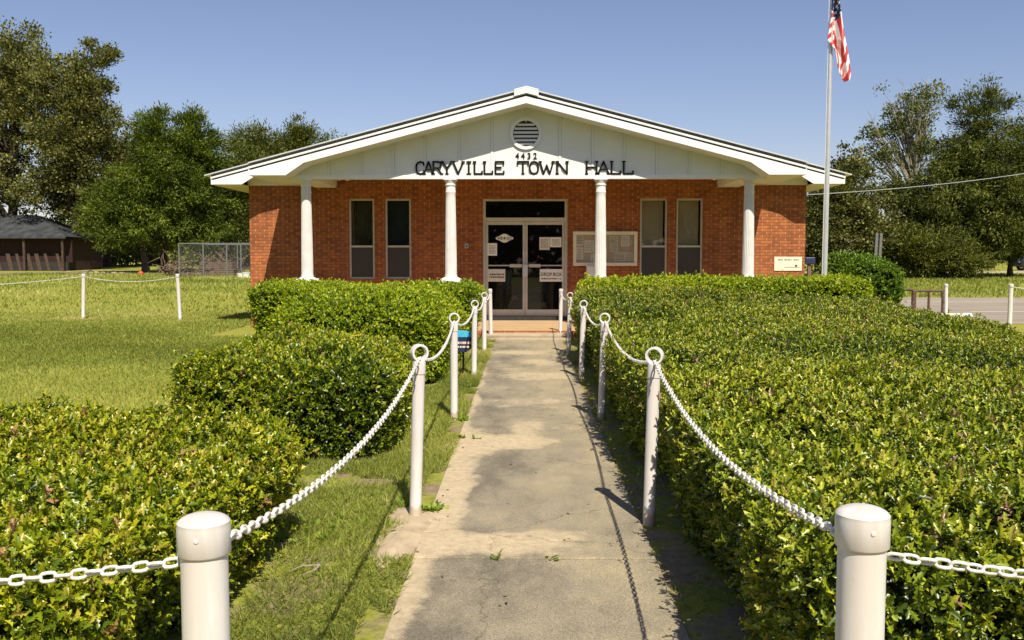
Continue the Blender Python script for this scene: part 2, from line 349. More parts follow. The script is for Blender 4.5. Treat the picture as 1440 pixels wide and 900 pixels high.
def text(name, s, size, mat, parent, loc, rot=(PI/2, 0, 0), ext=.002, align='CENTER', sx=1.0):
    c = bpy.data.curves.new(name, 'FONT'); c.body = s; c.size = size; c.extrude = ext; c.align_x = align; c.resolution_u = 3; c.offset = .012*size if name in ('house_number', 'lettering') else 0
    tmp = bpy.data.objects.new('tmp', c); COL.objects.link(tmp)
    dg = bpy.context.evaluated_depsgraph_get(); me = bpy.data.meshes.new_from_object(tmp.evaluated_get(dg))
    bpy.data.objects.remove(tmp); me.materials.clear(); me.materials.append(mat); me.name = name
    o = bpy.data.objects.new(name, me); COL.objects.link(o); o.location = loc; o.rotation_euler = rot; o.scale = (sx, 1, 1); o.parent = parent
    return o

# ------------------------------------------------------------------ leaf clouds
def norm(a): return a/np.maximum(np.linalg.norm(a, axis=1, keepdims=True), 1e-9)
_W = rng.normal(size=(24, 3)); _P = rng.uniform(0, 6.28, 24)
def nz3(P, s):                             # smooth pseudo-noise about -1..1
    q = P*s; r = np.zeros(len(P))
    for i in range(24): r += np.sin(q@_W[i]*1.0 + _P[i])
    return r/math.sqrt(24)*1.1
HOLLY_V = np.array([(0,0,0),(-.15,.18,.10),(-.09,.36,.07),(-.30,.50,.24),(-.11,.66,.07),(-.20,.86,.17),(0,1.10,-.14),(0,.5,0),(.15,.18,.10),(.09,.36,.07),(.30,.50,.24),(.11,.66,.07),(.20,.86,.17)], float)
HOLLY_F = [(0,7,3,2,1),(7,6,5,4,3),(0,8,9,10,7),(7,10,11,12,6)]
OVAL_V = np.array([(0,0,0),(-.22,.3,.06),(-.22,.65,.06),(0,1,-.04),(.22,.65,.06),(.22,.3,.06),(0,.5,0)], float)
OVAL_F = [(0,6,2,1),(6,3,2),(0,5,4,6),(6,4,3)]
DIA_V = np.array([(0,0,0),(-.26,.5,.08),(0,1,0),(.26,.5,.08)], float)
DIA_F = [(0,3,2),(0,2,1)]
BLADE_V = np.array([(-.05,0,0),(.05,0,0),(.035,.55,.05),(-.035,.55,.05),(0,1,.2)], float)
BLADE_F = [(0,1,2,3),(3,2,4)]
SPRAY_V = np.array([(0,0,0),(-.16,.35,.04),(-.10,.8,.02),(0,1.15,-.04),(.13,.7,.02),(.15,.3,.04)], float)
SPRAY_F = [(0,5,4,3,2,1)]
TUFT_V = np.array([(-.35,0,0),(.3,-.1,.1),(.45,.5,0),(.1,1,.12),(-.3,.7,0)], float)
TUFT_F = [(0,1,2,3,4)]
def cloud(name, P, A, size, V, Fc, mat, tint, parent=None, roll=None, extra=None, width=None):
    n = len(P); A = norm(A)
    rv = rng.normal(size=(n, 3)) if roll is None else roll + rng.normal(size=(n, 3))*.45
    Zl = norm(rv - A*np.sum(rv*A, axis=1, keepdims=True)); Xl = np.cross(A, Zl)
    m = len(V); size = np.broadcast_to(size, (n,))
    w = size if width is None else width
    VV = (P[:, None, :] + Xl[:, None, :]*(V[None, :, 0:1]*w[:, None, None]) + A[:, None, :]*(V[None, :, 1:2]*size[:, None, None]) + Zl[:, None, :]*(V[None, :, 2:3]*size[:, None, None])).reshape(-1, 3)
    fl = np.array([len(f) for f in Fc]); idx = np.concatenate([np.array(f) for f in Fc])
    loops = (idx[None, :] + (np.arange(n)*m)[:, None]).ravel()
    tot = np.tile(fl, n); st = np.concatenate([[0], np.cumsum(tot)[:-1]])
    me = bpy.data.meshes.new(name)
    me.vertices.add(len(VV)); me.vertices.foreach_set('co', VV.astype(np.float32).ravel())
    me.loops.add(len(loops)); me.loops.foreach_set('vertex_index', loops.astype(np.int32))
    me.polygons.add(len(tot)); me.polygons.foreach_set('loop_start', st.astype(np.int32)); me.polygons.foreach_set('loop_total', tot.astype(np.int32))
    a = me.attributes.new('tint', 'FLOAT', 'POINT'); a.data.foreach_set('value', np.repeat(np.clip(tint, 0, 1), m).astype(np.float32))
    me.materials.append(mat); me.update(calc_edges=True); me.validate()
    o = bpy.data.objects.new(name, me); COL.objects.link(o)
    if parent: o.parent = parent
    return o

def round_box(P, lo, hi, r):
    q = np.clip(P, lo+np.array([r, r, -9]), hi-np.array([r, r, r])); q[:, 2] = np.minimum(P[:, 2], hi[2]-r)
    d = P-q; n = norm(d); return q + n*r, n
def hedge(name, label, x0, x1, y0, y1, h, dens, size, mat, V, Fc, cat='hedge', group=None, r=.28, hf=None, lump=.06, tintoff=0, tuftiness=1.0, open_=0.0, upb=.55, yd=None, under=.16):
    """rounded clipped shrub: inner twiggy mass + rosettes of leaves on an uneven surface"""
    cx, cy = (x0+x1)/2, (y0+y1)/2
    root = empty(name, (0, 0, 0), label, cat, group)
    lo = np.array([x0, y0, 0.0]); hi = np.array([x1, y1, h])
    def scl(P):
        P = P.copy(); k = under*np.clip(1-P[:, 2]/(h-r*.6), 0, 1)
        ex = np.minimum(P[:, 0]-x0, x1-P[:, 0]); ey = np.minimum(P[:, 1]-y0, y1-P[:, 1])
        P[:, 0] += np.sign(cx-P[:, 0])*k*np.clip(1-ex/.6, 0, 1); P[:, 1] += np.sign(cy-P[:, 1])*k*1.1*np.clip(1-ey/.6, 0, 1)
        if hf is not None: P[:, 2] *= hf(P[:, 0], P[:, 1])/h
        return P
    # inner mass
    g = []; faces = []
    NX = max(6, int((x1-x0)/.16)); NY = max(6, int((y1-y0)/.16)); NZ = max(4, int(h/.14))
    ring = [(x, y0) for x in np.linspace(x0, x1, NX)[:-1]] + [(x1, y) for y in np.linspace(y0, y1, NY)[:-1]] + [(x, y1) for x in np.linspace(x1, x0, NX)[:-1]] + [(x0, y) for y in np.linspace(y1, y0, NY)[:-1]]
    top = {}
    pts = []
    for k, z in enumerate(np.linspace(0, h, NZ)): pts += [(x, y, z) for x, y in ring]
    nr = len(ring)
    for k in range(NZ-1):
        for i in range(nr): j = (i+1) % nr; faces.append((k*nr+i, k*nr+j, (k+1)*nr+j, (k+1)*nr+i))
    base = len(pts)
    for y in np.linspace(y0, y1, NY):
        for x in np.linspace(x0, x1, NX): pts.append((x, y, h))
    for a in range(NY-1):
        for b in range(NX-1): q = base+a*NX+b; faces.append((q, q+1, q+NX+1, q+NX))
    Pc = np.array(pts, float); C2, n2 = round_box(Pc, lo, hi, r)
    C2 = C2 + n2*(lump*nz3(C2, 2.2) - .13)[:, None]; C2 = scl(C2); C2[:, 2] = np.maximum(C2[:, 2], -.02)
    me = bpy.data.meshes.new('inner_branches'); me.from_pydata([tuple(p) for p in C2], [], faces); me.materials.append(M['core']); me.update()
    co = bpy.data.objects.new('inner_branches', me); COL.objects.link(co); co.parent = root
    # leaves
    At = (x1-x0)*(y1-y0); Ax = (x1-x0)*h; Ay = (y1-y0)*h
    areas = np.array([At, Ax, Ax*.4, Ay, Ay]); S = areas.sum(); N = int(S*dens)
    which = rng.choice(5, N, p=areas/S); U = rng.random((N, 2)); P = np.zeros((N, 3))
    X = x0+(x1-x0)*U[:, 0]; Yv = y0+(y1-y0)*U[:, 0]; Z = h*(.06+.94*U[:, 1]); Yt = y0+(y1-y0)*U[:, 1]
    P[:, 0] = np.select([which == 0, which == 1, which == 2, which == 3], [X, X, X, np.full(N, x0)], x1)
    P[:, 1] = np.select([which == 0, which == 1, which == 2], [Yt, np.full(N, y0), np.full(N, y1)], Yv)
    P[:, 2] = np.where(which == 0, h, Z)
    if yd is not None: keep = rng.random(N) < yd(P[:, 1]); P = P[keep]; N = len(P)
    P, n = round_box(P, lo, hi, r)
    disp = lump*nz3(P, 2.2) + lump*.35*nz3(P, 6.5) + .018*nz3(P, 15) + rng.normal(0, .018, N)
    tuft = (rng.random(N) < .035*tuftiness)*rng.random(N)*.10
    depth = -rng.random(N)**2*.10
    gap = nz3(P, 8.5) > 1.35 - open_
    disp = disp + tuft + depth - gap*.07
    P = scl(P + n*disp[:, None]); P[:, 2] = np.maximum(P[:, 2], .01)
    upw = np.array([0, 0, 1.0])
    axis = norm(n*.75 + upw*upb + rng.normal(size=(N, 3))*.33)
    per = 5; PP = np.repeat(P, per, 0); AX = np.repeat(axis, per, 0); NN = len(PP)
    t1 = norm(np.cross(AX, np.array([.3, .9, .1]))); t2 = np.cross(AX, t1)
    phi = np.tile(np.arange(per)*2.4, N)+np.repeat(rng.random(N)*6.28, per)+rng.normal(0, .3, NN)
    tilt = np.radians(np.tile(np.linspace(18, 82, per), N)+rng.normal(0, 12, NN))
    D = AX*np.cos(tilt)[:, None] + (t1*np.cos(phi)[:, None]+t2*np.sin(phi)[:, None])*np.sin(tilt)[:, None]
    PP = PP - AX*(np.tile(np.linspace(0, .5, per), N)*size*.9)[:, None]
    sz = size*rng.uniform(.65, 1.25, NN)
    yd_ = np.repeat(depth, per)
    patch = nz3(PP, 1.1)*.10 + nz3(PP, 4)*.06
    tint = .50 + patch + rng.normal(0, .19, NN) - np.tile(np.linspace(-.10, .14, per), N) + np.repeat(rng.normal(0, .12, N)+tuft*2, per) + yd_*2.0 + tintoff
    tint = np.minimum(tint, .94)
    tint = np.where(np.repeat(rng.random(N) < .012, per), 1.0, tint)
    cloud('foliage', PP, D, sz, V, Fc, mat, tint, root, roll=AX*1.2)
    return root

# ------------------------------------------------------------------ setting
def sheet(name, x0, x1, ys, dz, mat, kind='structure', nx=1, edge=0):
    mb = MB()
    xs = np.linspace(x0, x1, nx+1)
    for a, b in zip(ys[:-1], ys[1:]):
        for c, d in zip(xs[:-1], xs[1:]): mb.poly([(c, a, gz(a)+dz), (d, a, gz(a)+dz), (d, b, gz(b)+dz), (c, b, gz(b)+dz)])
    return tag(mb.build(name, mat), kind=kind)
sheet('ground', -500, 500, [-60, 28, 60, 100, 140, 900], 0, M['ground'])
# concrete walk: slabs with joints
mb = MB()
ys = [-6, -1.65, 1.55, 4.80, 8.02, 11.2, 14.4, 17.62]
for a, b in zip(ys[:-1], ys[1:]): mb.box(-.60, .69, a+.008, b-.008, -.05, .010+.002*math.sin(a*3))
tag(mb.build('walkway', M['concrete'], bevel=.006), kind='structure')
mb = MB(); mb.box(-.80, .86, 17.62, 18.0, 0, .05); tag(mb.build('lower_step', M['step'], bevel=.01), kind='structure')
mb = MB(); mb.box(-.83, .90, 17.92, 18.44, .052, .105); tag(mb.build('upper_step', M['step'], bevel=.012), kind='structure')
def drift(cx, cy, rx, ry, seed):
    r_ = random.Random(seed); mb = MB(); n = 120; pts = []
    for k in range(n):
        t = 2*PI*k/n; q = 1+.16*math.sin(3*t+seed)+.10*math.sin(7*t+2*seed)+.05*math.sin(17*t+seed)+r_.uniform(-.03, .03)
        pts.append((cx+rx*q*math.cos(t), cy+ry*q*math.sin(t), .0022))
    for k in range(n): mb.poly([(cx, cy, .028), pts[k], pts[(k+1) % n]])
    return tag(mb.build('sand_drift', M['sand'], smooth=True), kind='structure')
drift(-.70, 5.4, .17, .62, 1); drift(-.68, 7.7, .12, .45, 2)
# parking apron and far road
mb = MB()
for a, b in ((22.4, 28), (28, 35.3)): mb.poly([(8.6, a, gz(a)+.006), (120, a, gz(a)+.006), (120, b, gz(b)+.006), (8.6, b, gz(b)+.006)])
tag(mb.build('parking_apron', M['asphalt']), kind='structure')
sheet('far_road', 20, 300, [70, 76], .01, M['step'])
mb = MB(); a = gnd(1388, 439); mb.box(a.x-.5, a.x+1.4, a.y-.05, a.y+.06, .012, .014); a = gnd(1330, 424); mb.box(a.x-2, a.x+4, a.y-.05, a.y+.05, gz(a.y)+.012, gz(a.y)+.016)
tag(mb.build('parking_line', M['white']), kind='structure')
# bare earth under the trees on the left
def blobsheet(name, cx, cy, rx, ry, dz, mat, seed):
    r_ = random.Random(seed); mb = MB(); n = 40; pts = []
    for k in range(n):
        t = 2*PI*k/n; q = 1+.15*math.sin(3*t+seed)+.1*math.sin(7*t+2*seed)+r_.uniform(-.05, .05)
        y = cy+ry*q*math.sin(t); pts.append((cx+rx*q*math.cos(t), y, gz(y)+dz))
    mb.poly(pts); return tag(mb.build(name, mat), kind='structure')
g = gnd(150, 384); blobsheet('bare_soil', g.x, g.y-1, 9, 5, .02, M['earth'], 3)
g = gnd(300, 390); blobsheet('bare_soil', g.x-1, g.y+2, 9, 3.0, .03, M['earth'], 5)

# ------------------------------------------------------------------ town hall
YF, YG, YM, YW = 18.5, 19.1, 20.78, 21.45       # porch fascia, gable/columns, main fascia, wall
SL = .262
hall = empty('town_hall', (0, 21.45, 0), 'single-storey red brick town hall with white gabled porch and four white columns', 'building')
def P(mb, name, mat, parent=hall, **k):
    o = mb.build(name, mat, None, **k); o.parent = parent
    o.matrix_parent_inverse = Matrix.Translation(-Vector(parent.location)) if parent.parent is None else Matrix()
    return o
def sub(mb, name, mat, parent, **k):            # sub-part: parent has identity local transform
    o = mb.build(name, mat, None, **k); o.parent = parent; return o
ZB = at(352, 261, YW).z                         # top of brick
XW = 6.42
D0, D1 = at(679, 360, YW).x, at(798, 360, YW).x; DT = at(740, 279.5, YW).z; DB = .15
wins = []
for (a, b) in ((490.5, 526.5), (541.5, 578), (900, 938.5), (951, 988.5)):
    wins.append((at(a, 330, YW).x, at(b, 330, YW).x, at(a, 392.5, YW).z-.03, at(a, 279, YW).z))
wb = at(740, 392.5, YW).z; wt = at(740, 279, YW).z
mb = MB(); xs = [-XW]
holes = [(w[0], w[1], wb, wt) for w in wins[:2]] + [(D0, D1, -.1, DT)] + [(w[0], w[1], wb, wt) for w in wins[2:]]
cur = -XW
for (a, b, z0, z1) in holes:
    mb.box(cur, a, YW, YW+.25, 0, ZB)
    if z0 > 0: mb.box(a, b, YW, YW+.25, 0, z0)
    mb.box(a, b, YW, YW+.25, z1, ZB)
    cur = b
mb.box(cur, XW, YW, YW+.25, 0, ZB)
mb.box(-4.37, 4.37, YW, YW+.25, ZB, 3.495)
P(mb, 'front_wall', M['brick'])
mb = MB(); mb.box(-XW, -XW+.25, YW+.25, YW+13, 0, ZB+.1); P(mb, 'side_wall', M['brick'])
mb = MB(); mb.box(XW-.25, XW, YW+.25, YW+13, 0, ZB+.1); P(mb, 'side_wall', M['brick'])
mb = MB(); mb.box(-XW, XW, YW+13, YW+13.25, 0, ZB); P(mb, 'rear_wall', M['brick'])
mb = MB(); mb.box(-XW+.26, XW-.26, YW+.62, YW+.66, 0, ZB); P(mb, 'inner_partition', M['darkroom'])
# porch floor
mb = MB(); mb.box(-5.1, 5.1, 18.45, YW, 0, .142); o = P(mb, 'porch_floor', M['slab'], bevel=.004)
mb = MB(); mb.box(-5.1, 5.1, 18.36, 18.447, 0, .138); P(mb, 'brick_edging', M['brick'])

# roof: fascia boards, drip, grey edge, metal edge
apP = at(740, 135, YF).z; eP = 5.52
apM = at(740, 135, YM).z; eM = 7.05
def roof(ap, e, y0, y1, name, ret_z, ret_in, over):
    root = None
    fz = .135
    # fascia with boxed return at each end
    mb = MB()
    for s in (-1, 1):
        zi = lambda x: ap-SL*x
        xd = ret_in-.37
        pts = [(0, ap), (e, ap-SL*e), (e, ret_z), (ret_in, ret_z), (xd, zi(xd)-fz), (0, ap-fz)]
        if s < 0: pts = [(-x, z) for x, z in reversed(pts)]
        # split in two convex pieces
        mb.prism([(s*x, z) for x, z in [(0, ap-fz), (xd, zi(xd)-fz), (xd, zi(xd)), (0, ap)]][::s], y0, y0+.035)
        mb.prism([(s*x, z) for x, z in [(xd, zi(xd)-fz), (ret_in, ret_z), (e, ret_z), (e, zi(e)), (xd, zi(xd))]][::s], y0, y0+.035)
    f = P(mb, 'fascia_board', M['white'])
    # layered roof edge
    for (a, b, inset, mat, nm) in ((.0, .042, .06, 'dark', 'edge_gap'), (.042, .080, .0, 'white', 'drip_edge'), (.080, .138, .06, 'roofgrey', 'grey_edge'), (.138, .162, -.03, 'metalroof', 'metal_roofing')):
        mb = MB(); ee = e + (over if nm == 'metal_roofing' else (.03 if nm != 'edge_gap' else 0))
        for s in (-1, 1):
            mb.prism([(s*x, z) for x, z in [(0, ap+a), (ee, ap-SL*ee+a), (ee, ap-SL*ee+b), (0, ap+b)]][::s], y0+inset, y1)
            if nm == 'metal_roofing':
                for k in range(int((y1-y0)/.3)):
                    yy = y0+.1+k*.3
                    mb.prism([(s*x, z) for x, z in [(0, ap+b), (ee-.003, ap-SL*(ee-.003)+b), (ee-.003, ap-SL*(ee-.003)+b+.02), (0, ap+b+.02)]][::s], yy, yy+.03)
        P(mb, nm, M[mat])
    mb = MB()   # ridge cap
    for s in (-1, 1):
        mb.prism([(s*x, z) for x, z in [(0, ap+.168), (.24, ap-SL*.24+.168), (.24, ap-SL*.24+.19), (0, ap+.19)]][::s], y0-.05, y1)
        mb.prism([(s*x, z) for x, z in [(0, ap+.055), (.24, ap-SL*.24+.055), (.24, ap-SL*.24+.167), (0, ap+.167)]][::s], y0-.045, y0-.035)
    P(mb, 'ridge_cap', M['white'])
ZS = 3.235
roof(apP, eP, YF, YM+.3, 'porch', ZS, 4.80, .02)
roof(apM, eM, YM, YW+13.6, 'main', ZS, 6.38, .16)
# soffits
mb = MB()
for s in (-1, 1):
    mb.box(min(s*4.80, s*eP), max(s*4.80, s*eP), YF+.036, YM-.002, ZS, ZS+.02)                       # eave soffit
    mb.prism([(s*x, z) for x, z in [(0, apP-.14), (4.40, apP-.14-SL*4.40), (4.40, apP-.12-SL*4.40), (0, apP-.12)]][::s], YF+.036, YG)
    mb.prism([(s*x, z) for x, z in [(4.4, apP-.14-SL*4.4), (4.8, ZS), (4.8, ZS+.03), (4.4, apP-.11-SL*4.4)]][::s], YF+.036, YG)
P(mb, 'porch_soffit', M['gable'])
mb = MB()
for s in (-1, 1):
    mb.box(min(s*(XW+.002), s*eM), max(s*(XW+.002), s*eM), YM+.036, YW+13.5, ZS, ZS+.02)
    mb.prism([(s*x, z) for x, z in [(0, apM-.14), (6.4, apM-.14-SL*6.4), (6.4, apM-.12-SL*6.4), (0, apM-.12)]][::s], YM+.036, YW-.03)
P(mb, 'main_soffit', M['cream'])
for s in (-1, 1):   # eave fascia along the sides
    mb = MB(); mb.box(min(s*eP, s*(eP+.02)), max(s*eP, s*(eP+.02)), YF, YM, ZS-.004, apP-SL*eP+.02); mb.box(min(s*eM, s*(eM+.02)), max(s*eM, s*(eM+.02)), YM, YW+13.6, ZS-.004, apM-SL*eM+.02); P(mb, 'eave_fascia', M['white'])
# gable panels
mb = MB(); zt = lambda x: apP-.141-SL*abs(x)
mb.prism([(-4.9, ZS-.012), (4.9, ZS-.012), (4.9, zt(4.9)+.05), (0, zt(0)+.02), (-4.9, zt(4.9)+.05)], YG, YG+.12)
gp = P(mb, 'gable_panel', M['gable'])
for px in (413, 462, 508, 553, 598, 646, 691.5, 739, 787.5, 833.5, 878, 924, 970, 1016, 1062):
    x = at(px, 200, YG).x; zlo = ZS+.055 if abs(x) > .3 else at(739, 163, YG).z
    if zt(x)-.01 <= zlo+.05: continue
    mb = MB(); mb.box(x-.024, x+.024, YG-.016, YG-.001, zlo, zt(x)-.005); b_ = mb.build('batten', M['gable'], gp)
    mb = MB(); mb.box(x-.029, x-.0245, YG-.004, YG-.0005, zlo, zt(x)-.005); mb.box(x+.0245, x+.029, YG-.004, YG-.0005, zlo, zt(x)-.005); mb.build('board_joint', M['joint'], gp)
mb = MB(); mb.box(-4.9, 4.9, YG-.02, YG+.14, ZS-.03, ZS+.05); P(mb, 'beam', M['white'], bevel=.004)
zm = lambda x: apM-.141-SL*abs(x)
mb = MB()
for q in (-1, 1): mb.prism([(q*x, z) for x, z in [(4.375, ZB), (6.44, ZB), (6.44, zm(6.44)+.08), (4.375, zm(4.375))]][::q], YW-.025, YW+.2)
mb.prism([(-4.37, 3.54), (4.37, 3.54), (4.37, zm(4.37)), (0, zm(0)), (-4.37, zm(4.37))], YW-.025, YW+.2)
P(mb, 'rear_gable_panel', M['gable'])
mb = MB(); mb.box(-4.86, 4.86, YG+.145, YW-.03, 3.50, 3.53); P(mb, 'porch_ceiling', M['gable'])
for s in (-1, 1):
    mb = MB(); x0, x1 = sorted((s*4.86, s*4.38)); mb.box(x0, x1, YG+.145, YW-.03, ZS-.03, 3.49); P(mb, 'side_beam', M['gable'], bevel=.004)

# columns
def column(x):
    zb = at(634, 398.8, YG+.05).z; zt_ = ZS-.03; H = zt_-zb
    root = bpy.data.objects.new('column', None)
    # shaft is the part's own mesh
    prof = [(.128, .135), (.130, .16), (.122, .19)]
    for k in range(15): t = k/14; prof.append((.122-.022*t**1.3, .22+(H-.22-.30)*t))
    prof += [(.104, H-.285), (.108, H-.27), (.108, H-.255), (.100, H-.245), (.099, H-.15), (.112, H-.135), (.116, H-.12), (.112, H-.105), (.102, H-.095), (.110, H-.06), (.128, H-.035), (.130, H-.02)]
    def fl(t, z):
        if .22 < z < H-.30: return 1-.075+.075*abs(math.sin(t*10))**.6
        return 1
    mb = MB(); mb.lathe(prof, (x, YG+.06, zb), 120, rfun=fl)
    c = P(mb, 'column', M['colwhite'], smooth=True)
    mb = MB(); mb.box(x-.135, x+.135, YG+.06-.135, YG+.06+.135, zb+H-.02, zb+H-.001); sub(mb, 'capital_slab', M['white'], c, bevel=.003)
    mb = MB(); mb.lathe([(.235, .062), (.235, .07), (.222, .085), (.19, .09), (.185, .11), (.16, .12), (.15, .134)], (x, YG+.06, zb), 8, rfun=None)
    mb.box(x-.20, x+.20, YG+.06-.20, YG+.06+.20, zb+.055, zb+.105)
    mb.box(x-.30, x+.30, YG+.06-.26, YG+.06+.26, zb, zb+.055)
    sub(mb, 'column_base', M['white'], c, bevel=.008)
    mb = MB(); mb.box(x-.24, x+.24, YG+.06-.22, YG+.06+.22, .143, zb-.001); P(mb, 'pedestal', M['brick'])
for px in (431.5, 634, 844.5, 1052.5): column(at(px, 330, YG+.06).x)

# round louvred vent
vc = at(739.5, 188, YG)
mb = MB(); ro, ri = .325, .262; n = 48
for (rr0, rr1, y0, y1) in ((ri, ro, YG-.045, YG-.012),):
    for k in range(n):
        a, b = 2*PI*k/n, 2*PI*(k+1)/n
        q = [(vc.x+r*math.cos(t), y, vc.z+r*math.sin(t)) for t in (a, b) for r in (rr0, rr1) for y in (y0, y1)]
        i = len(mb.v); mb.v += q
        for f in ((0,4,6,2),(1,3,7,5),(2,6,7,3),(0,1,5,4)): mb.f.append(tuple(i+j for j in f)); mb.mi.append(0)
vent = P(mb, 'vent_frame', M['white'])
mb = MB(); mb.poly([(vc.x+ri*math.cos(2*PI*k/n), YG-.004, vc.z+ri*math.sin(2*PI*k/n)) for k in range(n)][::-1]); sub(mb, 'vent_backing', M['dark'], vent)
mb = MB()
for k in range(7):
    z = vc.z-ri+.045+k*.078; hw = math.sqrt(max(.0001, ri**2-(z+.01-vc.z)**2))-.008
    mb.poly([(vc.x-hw, YG-.035, z-.02), (vc.x+hw, YG-.035, z-.02), (vc.x+hw, YG-.008, z+.030), (vc.x-hw, YG-.008, z+.030)])
sub(mb, 'louvre', M['gable'], vent)

# hand-made slab serif lettering
GL = {
 'C': ([[(.86,.74),(.8,.93),(.55,1),(.28,.93),(.14,.72),(.12,.5),(.14,.28),(.28,.07),(.55,0),(.8,.07),(.88,.26)]], []),
 'A': ([[(.1,0),(.5,1),(.9,0)], [(.26,.36),(.74,.36)]], [(.1,0),(.9,0)]),
 'R': ([[(.2,0),(.2,1)], [(.2,1),(.6,1),(.82,.9),(.84,.72),(.78,.56),(.6,.48),(.2,.48)], [(.55,.48),(.88,0)]], [(.2,0),(.9,0)]),
 'Y': ([[(.1,1),(.5,.48),(.9,1)], [(.5,.48),(.5,0)]], [(.1,1),(.9,1),(.5,0)]),
 'V': ([[(.1,1),(.5,0),(.9,1)]], [(.1,1),(.9,1)]),
 'I': ([[(.5,0),(.5,1)]], [(.5,0),(.5,1)]),
 'L': ([[(.2,1),(.2,0),(.88,0),(.88,.2)]], [(.2,1)]),
 'E': ([[(.88,.8),(.88,1),(.18,1),(.18,0),(.9,0),(.9,.2)], [(.18,.52),(.66,.52)]], []),
 'T': ([[(.08,.8),(.08,1),(.92,1),(.92,.8)], [(.5,1),(.5,0)]], [(.5,0)]),
 'O': ([[(.5,1),(.24,.93),(.1,.7),(.08,.5),(.1,.3),(.24,.07),(.5,0),(.76,.07),(.9,.3),(.92,.5),(.9,.7),(.76,.93),(.5,1)]], []),
 'W': ([[(.04,1),(.28,0),(.5,.7),(.72,0),(.96,1)]], [(.04,1),(.96,1)]),
 'N': ([[(.15,0),(.15,1),(.85,0),(.85,1)]], [(.15,0),(.15,1),(.85,1)]),
 'H': ([[(.15,0),(.15,1)], [(.85,0),(.85,1)], [(.15,.52),(.85,.52)]], [(.15,0),(.15,1),(.85,0),(.85,1)]),
}
def stroke(mb, pts, w, y0, y1):
    for (a, b) in zip(pts[:-1], pts[1:]):
        dx, dz = b[0]-a[0], b[1]-a[1]; l = math.hypot(dx, dz); ux, uz = dx/l, dz/l; e = w*.38
        nx_, nz_ = -uz*w/2, ux*w/2; ax, az, bx_, bz = a[0]-ux*e, a[1]-uz*e, b[0]+ux*e, b[1]+uz*e
        j = random.uniform(0, .0012)
        mb.prism([(ax-nx_, az-nz_), (bx_-nx_, bz-nz_), (bx_+nx_, bz+nz_), (ax+nx_, az+nz_)], y0-j, y1)
z0, z1 = at(740, 244.5, YG).z, at(740, 227.5, YG).z
slots = [('C',585,606),('A',607,627),('R',628,645),('Y',641,660),('V',656,676),('I',672,686),('L',686,699),('L',696,712),('E',694,710)]
slots = [('C',585.5,596.5),('A',596.5,609),('R',609.5,621),('Y',622,635.5),('V',637.5,651.5),('I',655.5,663.5),('L',667.5,678),('L',681.5,692.5),('E',697,708.5)]
slots += [('T',728,743),('O',745,757),('W',759.5,778),('N',783.5,797.5),('H',825,839),('A',841,856),('L',860,872.5),('L',877,890)]
for ch, a, b in slots:
    xa, xb = at(a, 236, YG).x, at(b, 236, YG).x; H = z1-z0; st, se = GL[ch]; mb = MB()
    gx0 = min(x for q in st for x, z in q); gx1 = max(x for q in st for x, z in q)
    W = (xb-xa)/(gx1-gx0) if gx1 > gx0 else 1; ox = xa-gx0*W if gx1 > gx0 else (xa+xb)/2-.5
    for q in st: stroke(mb, [(ox+x*W, z0+z*H) for x, z in q], .034, YG-.036, YG-.017)
    for (x, z) in se:
        xx, zz = ox+x*W, z0+z*H; sw = .05 if ch == 'I' else .036; mb.box(xx-sw, xx+sw, YG-.037, YG-.0165, zz-.012, zz+.012)
    mb.build('sign_letter', M['black'], gp)
for ch, px in zip('4432', (727.5, 735.5, 744, 752.5)):
    o = text('house_number', ch, .17, M['black'], gp, (at(px, 219, YG).x, YG-.016, at(px, 223.2, YG).z), ext=.005, sx=.95)

# windows
def window(i, x0, x1, bl):
    mb = MB(); t = .045; y0, y1 = YW+.05, YW+.12
    mb.box(x0, x0+t, y0, y1, wb, wt); mb.box(x1-t, x1, y0, y1, wb, wt); mb.box(x0+t, x1-t, y0, y1, wt-t, wt); mb.box(x0+t, x1-t, y0, y1, wb, wb+t)
    zm_ = at(740, 346.5, YW).z; mb.box(x0+t, x1-t, y0-.012, y1, zm_-.022, zm_+.022)
    w = P(mb, 'window', M['trim'], bevel=.003)
    mb = MB(); mb.box(x0+t, x1-t, y0+.03, y0+.036, zm_+.022, wt-t); sub(mb, 'upper_pane', M['winglass'], w)
    mb = MB(); mb.box(x0+t, x1-t, y0+.012, y0+.016, wb+t, zm_-.022); sub(mb, 'insect_screen', M['screen'], w)
    mb = MB()
    if bl == 'v':    # vertical folds
        n = 22
        for k in range(n):
            a = x0+t+(x1-x0-2*t)*k/n; b = x0+t+(x1-x0-2*t)*(k+1)/n
            mb.poly([(a, y0+.16+.02*(k % 2), wb), (b, y0+.16+.02*((k+1) % 2), wb), (b, y0+.16+.02*((k+1) % 2), wt), (a, y0+.16+.02*(k % 2), wt)])
        sub(mb, 'curtain', M['curtain'], w)
    elif bl == 'n':
        mb.box(x0+t, x1-t, y0+.16, y0+.17, wb, wt); sub(mb, 'curtain', M['navyblind'], w)
    else:
        mb.box(x0+t-.01, x1-t-.04, y0+.09, y0+.10, wb, wt-t); sub(mb, 'blind', M['blindlight'], w)
window(0, wins[0][0], wins[0][1], 'v'); window(1, wins[1][0], wins[1][1], 'n'); window(2, wins[2][0], wins[2][1], 'b'); window(3, wins[3][0], wins[3][1], 'b')

